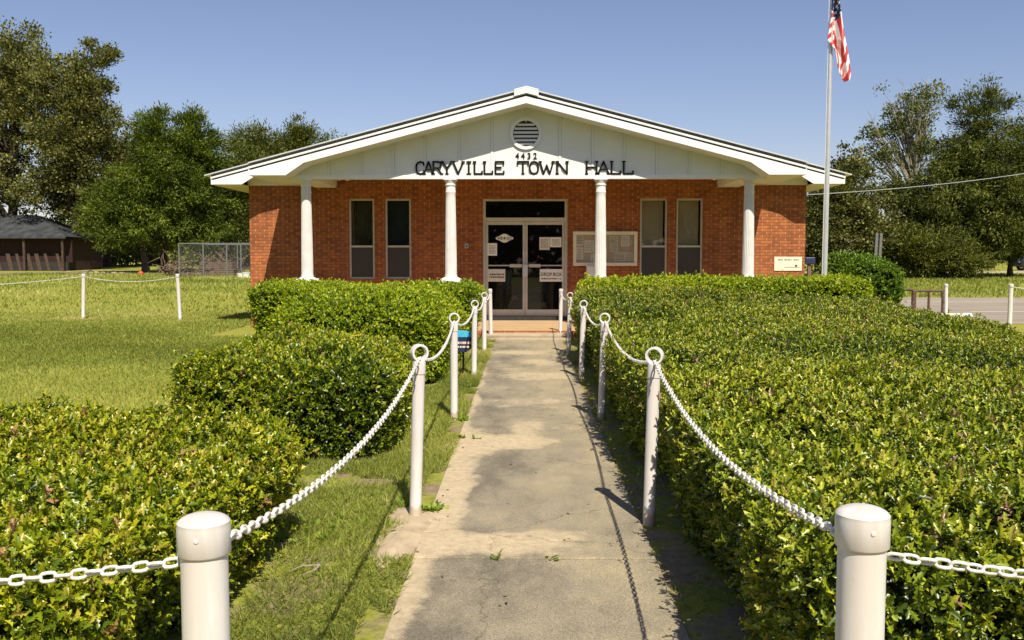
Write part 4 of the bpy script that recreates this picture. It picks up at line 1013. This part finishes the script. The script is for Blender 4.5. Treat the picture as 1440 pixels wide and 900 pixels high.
# fallen leaves and bits on the walk and soil
n = 420; X = rng.uniform(-1.6, .9, n); Y = 3.2+14*rng.random(n)**1.4; Z = np.where((X > -.63) & (X < .69), .0145, .006)
k = (rng.random(n) < .35) | (X < -.62) | (X > .45)
W0 = np.stack([X, Y, Z], 1)[k]; D_ = np.stack([rng.normal(0, 1, len(W0)), rng.normal(0, 1, len(W0)), rng.uniform(0, .15, len(W0))], 1)
M['litter'] = leafmat('dry_leaf', [(0, (.08, .04, .02)), (.5, (.20, .11, .05)), (1, (.36, .25, .14))], .1, .8, .1)
tag(cloud('leaf_litter', W0, D_, rng.uniform(.012, .035, len(W0)), OVAL_V, OVAL_F, M['litter'], rng.random(len(W0)), roll=np.array([0, 0, 3.0])), 'dry fallen leaves scattered over the walk edges', 'litter', kind='stuff')

# ------------------------------------------------------------------ trees
def tree(name, label, base, lobes, nclump, per, leaf, csize, mat, trunk_r, bark='bark', gaps=0.0, limbs=22, group='trees around the lawn', droop=0.0, flat=.6, cat='tree', bare=0, V=TUFT_V, Fc=TUFT_F, tint0=.48, trunk_top=None):
    """lobes: (centre Vector, rx, rz) in world; base: Vector"""
    if 'cedar' in mat.name: V, Fc, leaf = SPRAY_V, SPRAY_F, leaf*1.45
    root = empty(name, tuple(base), label, cat, group)
    W = np.array([l[1]*l[1]*l[2] for l in lobes]); W = W**.8; W /= W.sum()
    li = rng.choice(len(lobes), nclump, p=W)
    C = np.array([tuple(l[0]) for l in lobes])[li]; Rr = np.array([(l[1], l[1], l[2]) for l in lobes])[li]
    d = norm(rng.normal(size=(nclump, 3))); rad = rng.random(nclump)**(1/2.2)
    Pc = C + d*rad[:, None]*Rr*(1+.30*nz3(C+d*3, 1.1)+.10*nz3(C+d*3, 3.3))[:, None]
    if gaps: k = nz3(Pc, .55) > -1.6+gaps; Pc = Pc[k]
    Pc = Pc[Pc[:, 2] > base.z+.25]
    nC = len(Pc); cs = csize*rng.uniform(.6, 1.4, nC)
    Q = np.repeat(Pc, per, 0); off = rng.normal(size=(len(Q), 3))*np.array([1, 1, flat])
    off = norm(off)*(rng.random((len(Q), 1))**.6); Q = Q + off*np.repeat(cs, per)[:, None]
    out = norm(Pc - np.array([tuple(lobes[0][0])]) + 1e-6)
    Dr = norm(np.repeat(out, per, 0)*.5 + off*.9 + rng.normal(size=(len(Q), 3))*.45 + np.array([0, 0, .35-droop]))
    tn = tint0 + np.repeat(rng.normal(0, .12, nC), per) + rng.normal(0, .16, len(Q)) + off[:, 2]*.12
    cl = cloud('crown', Q - np.array(tuple(base)), Dr, leaf*rng.uniform(.6, 1.4, len(Q)), V, Fc, mat, tn, root, roll=np.array([0, 0, .8]))
    # trunk and limbs
    mb = MB(); cen = Vector(np.average(np.array([tuple(l[0]) for l in lobes]), axis=0, weights=W)); topz = (cen.z+.45*(max(l[0].z+l[2] for l in lobes)-cen.z)) if trunk_top is None else trunk_top
    b = Vector((0, 0, 0)); H = topz-base.z; tp = Vector(((cen.x-base.x)*.35, (cen.y-base.y)*.35, H))
    K = 12; tr = []
    for k in range(K+1):
        t = k/K; tr.append(b.lerp(Vector((tp.x*t, tp.y*t, 0)), 1 if t else 0)+Vector((trunk_r*.8*math.sin(t*5+base.x), trunk_r*.8*math.sin(t*4+1+base.x), H*t)) if k else Vector((0, 0, -.2)))
    rads = [trunk_r*(1.5 if k == 0 else 1.08-1.0*(k/K)**.9) for k in range(K+1)]; rads = [max(r, .02) for r in rads]
    mb.tube(tr, rads, 10)
    idx = rng.choice(nC, min(limbs, nC), replace=False)
    for i in idx:
        e = Vector(Pc[i])-base; t = max(.12, min(.92, (e.z/H)*.62)); s = tr[int(t*K)]
        if e.z < s.z*.5: continue
        mid = s.lerp(e, .5)+Vector((random.uniform(-.3, .3), random.uniform(-.3, .3), (e-s).length*.10))
        r0 = trunk_r*.38*(1-t*.6); mb.tube([s, s.lerp(mid, .5)+Vector((0, 0, .05)), mid, mid.lerp(e, .6)+Vector((random.uniform(-.2, .2), 0, .1)), e], [r0, r0*.8, r0*.55, r0*.35, r0*.12], 6)
    mb.build('trunk', M[bark], root, smooth=True)
    if bare:     # exposed pale twigs reaching out of the crown
        mb = MB()
        for i in rng.choice(nC, min(bare, nC), replace=False):
            e = Vector(Pc[i])-base; o2 = (e-Vector((tp.x, tp.y, H*.5))); o2.normalize(); s = e-o2*random.uniform(.8, 2.0)
            q = e+o2*random.uniform(.3, 1.1)+Vector((0, 0, random.uniform(-.1, .5))); m_ = s.lerp(q, .5)+Vector((random.uniform(-.25, .25), 0, random.uniform(-.2, .2)))
            mb.tube([s, m_, q], [.055, .035, .012], 5)
            for z in range(3):
                w = m_.lerp(q, random.random()); mb.tube([w, w+Vector((random.uniform(-.6, .6), random.uniform(-.3, .3), random.uniform(.1, .6)))], [.02, .006], 4)
        mb.build('bare_branches', M['palebark'], root)
    return root
def gb(px, Y): v = at(px, 380, Y); return Vector((v.x, Y, gz(Y)))
def lb(px, py, Y, rx, rz):          # lobe from a picture outline: centre px, half-sizes in px
    k = Y/F; return (at(px, py, Y), rx*k, rz*k)
Yb = 82
tree('oak_tree', 'tall ragged oak at the far left edge, rising behind the red shed', gb(22, 82), [lb(30, 160, Yb, 66, 70), lb(28, 85, Yb, 50, 56), lb(-40, 140, Yb, 70, 90), lb(15, 250, Yb, 80, 60), lb(-60, 240, Yb, 70, 70)], 1000, 85, .17, .85, M['oak'], .55, gaps=1.15, limbs=46, bare=26, flat=.7)
Yb = 80
tree('oak_tree', 'tall ragged oak just right of the shed with a leafy branch reaching right', gb(107, 80), [lb(108, 190, Yb, 56, 80), lb(120, 118, Yb, 36, 46), lb(150, 82, Yb, 18, 14), lb(95, 270, Yb, 62, 52), lb(140, 240, Yb, 38, 60), lb(60, 110, Yb, 26, 30)], 900, 85, .17, .8, M['oak'], .5, gaps=1.1, limbs=46, bare=22, flat=.7)
Yb = 70
tree('cedar_tree', 'bright green cedar left of the chain-link fence', gb(205, 70), [lb(218, 200, Yb, 34, 46), lb(212, 260, Yb, 52, 52), lb(205, 310, Yb, 62, 34), lb(170, 285, Yb, 38, 44), lb(222, 172, Yb, 12, 20), lb(228, 158, Yb, 5, 12), lb(150, 300, Yb, 36, 34), lb(190, 330, Yb, 60, 20)], 1000, 85, .15, .62, M['cedarL'], .26, limbs=26, flat=.55, droop=.1)
tree('cedar_tree', 'fuller green cedar whose crown touches the chain-link fence', gb(232, 73), [lb(264, 205, Yb+3, 34, 40), lb(270, 250, Yb+3, 45, 52), lb(252, 300, Yb+3, 50, 40), lb(290, 225, Yb+3, 22, 30), lb(205, 172, Yb+3, 10, 16), lb(270, 175, Yb+3, 14, 22), lb(268, 160, Yb+3, 5, 10), lb(298, 190, Yb+3, 10, 18), lb(260, 330, Yb+3, 56, 20)], 1000, 85, .15, .62, M['cedarL'], .26, limbs=26, flat=.55, droop=.1, tint0=.42)
tree('oak_tree', 'shaded oak filling the gap between the ragged oaks and the cedars', gb(148, 92), [lb(165, 250, 92, 46, 50), lb(150, 205, 92, 34, 34), lb(195, 235, 92, 36, 46), lb(140, 300, 92, 60, 40), lb(190, 190, 92, 16, 22)], 620, 60, .18, .85, M['oak'], .4, limbs=26, gaps=.5, flat=.7, tint0=.4)
Yb = 88
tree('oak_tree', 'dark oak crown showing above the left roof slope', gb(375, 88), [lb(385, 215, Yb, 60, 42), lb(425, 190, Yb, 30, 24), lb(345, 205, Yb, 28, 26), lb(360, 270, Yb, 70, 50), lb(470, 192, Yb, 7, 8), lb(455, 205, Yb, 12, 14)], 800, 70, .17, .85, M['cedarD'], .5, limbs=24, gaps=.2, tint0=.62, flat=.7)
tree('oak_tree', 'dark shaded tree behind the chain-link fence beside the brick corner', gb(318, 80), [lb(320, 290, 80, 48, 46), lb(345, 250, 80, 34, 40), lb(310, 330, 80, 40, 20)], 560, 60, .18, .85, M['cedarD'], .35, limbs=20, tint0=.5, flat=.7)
# right side
Yb = 60
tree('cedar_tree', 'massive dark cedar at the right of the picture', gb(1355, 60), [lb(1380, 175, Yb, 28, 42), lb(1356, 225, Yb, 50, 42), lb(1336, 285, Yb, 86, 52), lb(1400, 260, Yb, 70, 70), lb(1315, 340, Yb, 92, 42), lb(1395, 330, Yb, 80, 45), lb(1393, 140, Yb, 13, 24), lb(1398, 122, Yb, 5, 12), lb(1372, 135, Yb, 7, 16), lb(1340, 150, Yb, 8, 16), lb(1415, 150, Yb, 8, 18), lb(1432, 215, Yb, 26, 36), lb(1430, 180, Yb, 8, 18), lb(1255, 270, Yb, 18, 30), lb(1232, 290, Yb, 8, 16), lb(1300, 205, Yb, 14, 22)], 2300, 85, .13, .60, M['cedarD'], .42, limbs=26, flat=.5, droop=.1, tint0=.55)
tree('oak_tree', 'thin pale-branched tree rising behind the massive cedar', gb(1290, 68), [lb(1275, 170, 68, 42, 48), lb(1305, 135, 68, 24, 18), lb(1245, 215, 68, 34, 36), lb(1228, 190, 68, 16, 14)], 190, 40, .13, .55, M['farleaf'], .28, 'palebark', gaps=.9, limbs=70, bare=50, flat=.6, tint0=.5)
tree('oak_tree', 'open-branched tree just right of the brick corner behind the flagpole', gb(1175, 56), [lb(1168, 290, 56, 44, 50), lb(1185, 240, 56, 36, 26), lb(1155, 228, 56, 18, 12), lb(1160, 345, 56, 50, 38), lb(1215, 320, 56, 36, 55)], 620, 60, .13, .6, M['oak'], .25, 'palebark', gaps=.4, limbs=46, bare=26, flat=.6, tint0=.42)
tree('cedar_tree', 'small-trunked tree at the far right edge before the road', gb(1421, 59), [lb(1450, 300, 59, 52, 60), lb(1430, 345, 59, 30, 14), lb(1475, 230, 59, 40, 60)], 560, 80, .13, .6, M['cedarD'], .16, limbs=18, flat=.5, tint0=.78)
hs = at(1300, 350, 55)
tree('leafy_shrub', 'leafy lower boughs at the foot of the massive cedar', gb(1288, 57), [lb(1290, 355, 57, 44, 32), lb(1255, 350, 57, 34, 36), lb(1330, 368, 57, 50, 22)], 500, 80, .12, .5, M['cedarD'], .1, limbs=10, flat=.5, tint0=.62, cat='shrub', group=None)
# distant wood closing the view
n = 2600; X = rng.uniform(-130, 150, n); Yv = rng.uniform(118, 140, n); tz_ = 6.0+1.8*np.sin(X*.11)+1.3*np.sin(X*.37+1)
Z = 1.0+rng.random(n)**.8*tz_; C_ = np.stack([X, Yv, Z], 1); per = 26
Q = np.repeat(C_, per, 0)+rng.normal(size=(n*per, 3))*np.array([1.1, 1.1, .8])
o = cloud('distant_wood', Q, norm(rng.normal(size=(len(Q), 3))+np.array([0, -.3, .5])), .5*rng.uniform(.6, 1.4, len(Q)), TUFT_V, TUFT_F, M['farleaf'], .5+np.repeat(rng.normal(0, .15, n), per)+rng.normal(0, .12, len(Q)))
tag(o, 'distant line of woodland closing the view', 'woodland', kind='stuff')
n = 2200; X = rng.uniform(-70, 70, n); Yv = rng.uniform(-46, -38, n); Z = rng.random(n)**.8*(9+2*np.sin(X*.2)); per = 24  # unseen tree row, added so the glass reflects dark foliage
Q = np.repeat(np.stack([X, Yv, Z], 1), per, 0)+rng.normal(size=(n*per, 3))*np.array([.9, .9, .7])
tag(cloud('added_rear_wood', Q, norm(rng.normal(size=(len(Q), 3))+np.array([0, 0, .5])), .6*rng.uniform(.6, 1.4, len(Q)), TUFT_V, TUFT_F, M['cedarD'], .4+rng.normal(0, .15, len(Q))), 'unseen tree row added behind the viewer to darken glass reflections', 'woodland', kind='stuff')
# undergrowth behind the trees on the left
n = 500; X = rng.uniform(-62, -22, n); Yv = rng.uniform(96, 104, n); Z = gz(100)+rng.random(n)*3.4; per = 26
Q = np.repeat(np.stack([X, Yv, Z], 1), per, 0)+rng.normal(size=(n*per, 3))*np.array([.8, .8, .5])
tag(cloud('undergrowth', Q, norm(rng.normal(size=(len(Q), 3))+np.array([0, 0, .5])), .35*rng.uniform(.6, 1.4, len(Q)), TUFT_V, TUFT_F, M['farleaf'], .62+rng.normal(0, .2, len(Q))), 'sunlit undergrowth seen between the tree trunks', 'undergrowth', kind='stuff')

# ------------------------------------------------------------------ shed
Ys = 76
e0, e1 = at(93, 333, Ys), at(-120, 333, Ys); zb_ = gz(Ys); zr = at(0, 302, Ys+3).z; ze = e0.z
root = empty('shed', ((e0.x+e1.x)/2, Ys, zb_), 'long low dark red shed with a dull tin roof at the left edge', 'shed')
def PS(mb, name, mat, parent=root, **k): return P(mb, name, mat, parent, **k)
mb = MB(); xr = at(52, 303, Ys+3.5).x; x1 = e0.x+.2; x0 = e1.x; ya, yb, ym = Ys-.5, Ys+7.5, Ys+3.5
K = 24
def rf(a, b, c, d): mb.poly([a, b, c, d])
mb.poly([(x0, ya, ze), (x1, ya, ze), (xr, ym, zr), (x0, ym, zr)]); mb.poly([(x1, yb, ze), (x0, yb, ze), (x0, ym, zr), (xr, ym, zr)]); mb.poly([(x1, ya, ze), (x1, yb, ze), (xr, ym, zr)])
mb.poly([(x0, ya, ze-.12), (x0, yb, ze-.12), (x1, yb, ze-.12), (x1, ya, ze-.12)]); mb.box(x0, x1, ya-.02, ya, ze-.14, ze+.01)
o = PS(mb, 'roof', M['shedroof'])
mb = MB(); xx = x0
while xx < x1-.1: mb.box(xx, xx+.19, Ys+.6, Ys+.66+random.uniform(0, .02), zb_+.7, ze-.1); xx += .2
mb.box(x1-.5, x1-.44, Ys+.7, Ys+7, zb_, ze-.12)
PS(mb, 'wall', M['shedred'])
for k in range(4):
    mb = MB(); a = x1-.5-k*3.2; mb.box(a, a+.16, Ys-.3, Ys-.14, zb_, ze-.12); PS(mb, 'support_post', M['darkboard'])
mb = MB(); mb.box(x0, x1-.3, Ys+.3, Ys+.55, zb_, zb_+.75); PS(mb, 'skirting', M['dark'])
lean_g = 'boards leaning against the shed'
for k in range(11):
    a = x1-.7-k*.85-random.uniform(0, .3); mb = MB(); w = random.uniform(.2, .34)
    mb.prism([(a, 0), (a+w, 0), (a+w-.5, 1.5), (a-.5, 1.5)], 0, .05); q = mb.build('leaning_board', M['darkboard']); q.rotation_euler = (-.25, 0, 0); q.location = (0, Ys+.02, zb_-.02)
    # recentre at own base
    q.data.transform(Matrix.Translation((-a, 0, 0))); q.location.x = a
    tag(q, 'weathered brown board leaning against the dark red shed wall', 'board', lean_g)

# ------------------------------------------------------------------ chain-link run, debris
def ff(px, py, Y=58): return at(px, py, Y)
YFn = gnd(300, 391).y; zg = gz(YFn)
xs_ = [at(p, 370, YFn).x for p in (252, 286, 319, 339, 356)]; zt_ = at(300, 342.5, YFn).z
root = empty('chain_link_fence', (xs_[0], YFn, zg), 'galvanised chain-link pen beside the brick corner, full of brush', 'fence')
def PF(mb, name, mat, **k): return P(mb, name, mat, root, **k)
for x in xs_:
    mb = MB(); mb.tube([(x, YFn, zg-.1), (x, YFn, zt_+.03)], .045, 8); PF(mb, 'post', M['wire'])
mb = MB(); mb.tube([(xs_[0], YFn, zt_), (xs_[-1], YFn, zt_)], .035, 8); PF(mb, 'top_rail', M['wire'])
mb = MB(); mb.tube([(xs_[0], YFn+5, zt_), (xs_[0], YFn, zt_)], .035, 8); mb.tube([(xs_[0], YFn+5, zt_), (xs_[-1], YFn+5, zt_)], .035, 8)
for x in xs_[1:]: mb.tube([(x+.6, YFn+5, zg), (x+.6, YFn+5, zt_)], .04, 8)
PF(mb, 'rear_frame', M['wire'])
mb = MB(); h = zt_-zg-.08; w = xs_[-1]-xs_[0]; x = xs_[0]-h
while x < xs_[-1]:
    for sg in (1, -1):
        a0 = max(x, xs_[0]); a1 = min(x+h, xs_[-1])
        if a1 > a0:
            z0_, z1_ = zg+.05+(a0-x), zg+.05+(a1-x)
            if sg < 0: z0_, z1_ = zt_-.03-(a0-x), zt_-.03-(a1-x)
            mb.tube([(a0, YFn, z0_), (a1, YFn, z1_)], .004, 3, cap=False)
    x += .10
PF(mb, 'wire_mesh', M['wire'])
# brush pile
def brush(c, n, sx, sz, label, mat='lumber', name='brush_pile', ln=1.0):
    mb = MB()
    for k in range(n):
        p = Vector((random.gauss(0, sx), random.uniform(-.5, .5), abs(random.gauss(0, sz))+.05)); d = Vector((random.uniform(-1, 1), random.uniform(-.4, .4), random.uniform(-.3, .7))).normalized()*random.uniform(.5, 1.4)*ln
        m_ = p+d*.5+Vector((random.uniform(-.15, .15), 0, random.uniform(-.1, .1))); r0 = random.uniform(.02, .06); mb.tube([p, m_, p+d], [r0, r0*.8, r0*.3], 5)
    q = mb.build(name, M[mat], smooth=True); q.location = c; return tag(q, label, 'brush pile')
g = gnd(264, 388); brush((g.x, g.y-1.2, g.z), 70, .75, .55, 'tangled heap of dead pale branches in front of the pen gate post')
g = gnd(306, 388); brush((g.x, g.y+1.8, g.z), 120, .9, .6, 'heap of brown brush piled inside the chain-link pen')
g = gnd(300, 389); mb = MB()
for k in range(7): mb.box(-1.1+random.uniform(-.1, .1), 1.1+random.uniform(-.1, .1), -.5, .5, k*.14, k*.14+.11)
q = mb.build('lumber_stack', M['lumber']); q.location = (g.x, g.y+1.2, g.z); tag(q, 'low stack of weathered planks inside the chain-link pen', 'lumber stack')
def bucket(px, py, r, h, label, mat='bucket'):
    g = gnd(px, py); root = empty('bucket', (g.x, g.y, g.z), label, 'bucket', 'white buckets by the pen')
    mb = MB(); mb.lathe([(r*.82, 0), (r, h), (r*1.06, h), (r*1.06, h+.03), (r*.95, h+.03), (r*.8, .05)], (0, 0, 0), 20); mb.build('body', M[mat], root, smooth=True)
    mb = MB(); mb.tube([(r*1.05*math.cos(t), -.02-r*.5*math.sin(t), h-.02-.2*r*math.sin(t)) for t in np.linspace(0, PI, 9)], .008, 5); mb.build('handle', M['galv'], root)
bucket(323, 388, .26, .5, 'largest white bucket, upside the middle of the pen'.replace('upside', 'standing at'))
bucket(338, 391.5, .2, .3, 'small white bucket left of a wider one near the brick corner')
bucket(346, 391.5, .26, .34, 'wide low white bucket closest to the brick corner')
g = gnd(198, 388); root = empty('ball', (g.x, g.y, g.z), 'orange red ball lying at the foot of the cedar', 'ball')
mb = MB(); mb.lathe([(.17*math.sin(t), .17-.17*math.cos(t)) for t in np.linspace(.02, PI-.02, 16)], (0, 0, 0), 24); mb.build('shell', M['red'], root, smooth=True)
mb = MB(); mb.lathe([(.03, 0), (.03, .012)], (0, 0, .336), 10); mb.build('valve', M['dark'], root)
mb = MB()
for k in range(60):
    a = gnd(150+random.gauss(0, 26), 384+random.uniform(-1.5, 2)); s_ = random.uniform(.06, .22); n0 = len(mb.v)
    mb.lathe([(s_*.7, 0), (s_, s_*.3), (s_*.6, s_*.7)], (a.x, a.y, a.z), 6)
tag(mb.build('rubble', M['rock']), 'scattered rubble on the bare soil under the oaks', 'rubble', kind='stuff')

# ------------------------------------------------------------------ right side furniture
def rail(label, xa, xb, y, h, r):
    root = empty('pipe_rail', (xa, y, gz(y)), label, 'rail', 'brown pipe rails at the parking area')
    n = 3; mb = MB(); pts = [(0, 0, h-.06), (.02, 0, h-.02), (.07, 0, h), (xb-xa-.07, 0, h), (xb-xa-.02, 0, h-.02), (xb-xa, 0, h-.06)]
    mb.tube(pts, r, 10); mb.build('top_rail', M['rust'], root, smooth=True)
    for x in (0, (xb-xa)/2, xb-xa):
        mb = MB(); mb.tube([(x, 0, -.1), (x, 0, h-.06 if x in (0, xb-xa) else h-r)], r, 10); mb.build('leg', M['rust'], root, smooth=True)
p1 = at(1216, 403, 24.2); p2 = at(1284.5, 407, 24.2); rail('nearer brown pipe rail running out from behind the hedge', p1.x, p2.x, 24.2, p2.z, .045)
p1 = at(1287, 409, 26.6); p2 = at(1326, 409, 26.6); rail('farther brown pipe rail ending at the white post', p1.x, p2.x, 26.6, p2.z, .035)
g1, g2 = gnd(1222, 431), gnd(1278, 433.5); mb = MB(); mb.prism([(g1.x, 0), (g2.x, 0), (g2.x-.05, .11), (g1.x+.05, .09)], 24.9, 25.05)
tag(mb.build('wheel_stop', M['white'], bevel=.01), 'white painted wheel stop under the brown rails', 'wheel stop')
g = gnd(1138, 389.5); Yq = 30; p = at(1138, 366, Yq); root = empty('roadside_sign', (p.x, Yq, gz(Yq)), 'small dark blue sign box on a wooden stake beyond the brick corner', 'sign')
mb = MB(); mb.box(-.05, .05, -.05, .05, -.1, p.z-gz(Yq)-.05); mb.build('stake', M['lumber'], root)
mb = MB(); mb.box(-.17, .17, -.12, .12, p.z-gz(Yq)-.12, p.z-gz(Yq)+.10); mb.build('box', M['navy'], root, bevel=.03)
# twin boards in front of the cedar
for px, lbl in ((1230, 'left of two upright grey stakes in the cedar shade above the bush'), (1236, 'right of two upright grey stakes in the cedar shade above the bush')):
    Yq = 40; p = at(px, 329, Yq); mb = MB(); hh = p.z-gz(Yq); mb.box(-.055, .055, -.03, .03, -.1, hh); mb.prism([(-.055, hh), (.055, hh), (0, hh+.05)], -.03, .03)
    q = mb.build('upright_stake', M['stake']); q.location = (p.x, Yq, gz(Yq)); q.rotation_euler = (0, .04, 0); tag(q, lbl, 'stake', 'grey stakes in front of the cedar')
# overhead cable
a = at(1190, 266, 27); b = at(1460, 237, 34); mb = MB(); b2 = a+(b-a)*1.9+Vector((0, 0, .35)); st = Vector((6.9, 27, 3.35))
pts = []
for k in range(31):
    t = k/30; q = st.lerp(b2, t); q.z -= 4*.35*t*(1-t); pts.append(q)
mb.tube(pts, .013, 6); tag(mb.build('overhead_cable', M['galv']), 'thin overhead cable running from the right eave across the cedar', 'cable')
# end pole outside the picture that carries the cable
mb = MB(); mb.lathe([(.14, -.2), (.10, b2.z+.6)], (0, 0, 0), 12); q = mb.build('utility_pole', M['lumber'], smooth=True); q.location = (b2.x, b2.y, gz(b2.y)); tag(q, 'wooden utility pole carrying the overhead cable beyond the right edge', 'utility pole')
# parked vehicle on the far road
Yc = 78; p = at(1433, 375, Yc); root = empty('parked_car', (p.x+.1, Yc, gz(Yc)), 'dark parked car on the far road at the right edge', 'car')
body = [(0, .35), (.05, .8), (.35, 1.0), (1.1, 1.05), (1.7, 1.62), (3.4, 1.68), (4.2, 1.1), (4.55, 1.0), (4.6, .4), (3.95, .3), (3.85, .55), (3.55, .68), (3.25, .55), (3.15, .3), (1.35, .3), (1.25, .55), (.95, .68), (.65, .55), (.55, .3)]
mb = MB(); mb.prism(body, 0, 1.8); mb.build('body', M['carpaint'], root, bevel=.05)
mb = MB(); mb.prism([(1.3, 1.08), (1.8, 1.53), (2.5, 1.58), (2.5, 1.08)], -.012, -.002); mb.prism([(2.58, 1.08), (2.58, 1.58), (3.3, 1.58), (3.9, 1.12)], -.012, -.002); mb.build('window', M['doorglass'], root)
for x in (.95, 3.55):
    for y in (-.02, 1.6):
        mb = MB(); mb.tube([(x, y, .33), (x, y+.22, .33)], .33, 20); w_ = mb.build('wheel', M['rubber'], root)
        mb = MB(); mb.tube([(x, y-.01, .33), (x, y+.05, .33)], .19, 16); mb.build('rim', M['alu'], w_)
for y in (.15, 1.4):
    mb = MB(); mb.box(-.0, .06, y, y+.28, .68, .82); mb.build('headlight', M['bucket'], root)
# twigs in the verge
for (px, py, lbl) in ((445, 800, 'pale forked twig lying in the verge beside the near shrub'), ):
    g = gnd(px, py); mb = MB()
    mb.tube([(0, 0, .03), (.03, -.05, .04), (.02, -.12, .035), (-.02, -.20, .04)], [.006, .006, .005, .003], 6); mb.tube([(.03, -.06, .04), (-.05, -.10, .05), (-.11, -.13, .03)], [.005, .004, .002], 6)
    q = mb.build('twig', M['palebark'], smooth=True); q.location = g; tag(q, lbl, 'twig')

# ------------------------------------------------------------------ light
DX, DY = .235, .78                 # shadow displacement per metre of height (left, away)
el = math.atan(1/math.hypot(DX, DY)); az = math.atan2(DX, -DY)
sd = bpy.data.lights.new('sun', 'SUN'); sd.energy = 5.0; sd.angle = math.radians(.5); sd.color = (1.0, .92, .77)
so = bpy.data.objects.new('sun', sd); COL.objects.link(so)
so.rotation_euler = Vector((DX, -DY, 1)).to_track_quat('Z', 'Y').to_euler(); so.location = (3, -8, 12)
w = bpy.data.worlds.new('World'); scene.world = w; w.use_nodes = True
N = w.node_tree.nodes; Lk = w.node_tree.links; bg = N['Background']
sky = N.new('ShaderNodeTexSky'); sky.sky_type = 'NISHITA'; sky.sun_disc = False; sky.sun_elevation = el; sky.sun_rotation = az
sky.air_density = 1.0; sky.dust_density = .4; sky.ozone_density = 3.2
tint = N.new('ShaderNodeMix'); tint.data_type = 'RGBA'; tint.blend_type = 'MULTIPLY'; tint.inputs[0].default_value = 1; tint.inputs[7].default_value = (1.16, .985, 1.02, 1)
Lk.new(sky.outputs[0], tint.inputs[6]); Lk.new(tint.outputs[2], bg.inputs[0]); bg.inputs[1].default_value = .078
vs = scene.view_settings; vs.view_transform = 'Standard'; vs.look = 'None'; vs.gamma = 1; vs.use_curve_mapping = False; vs.exposure = .45
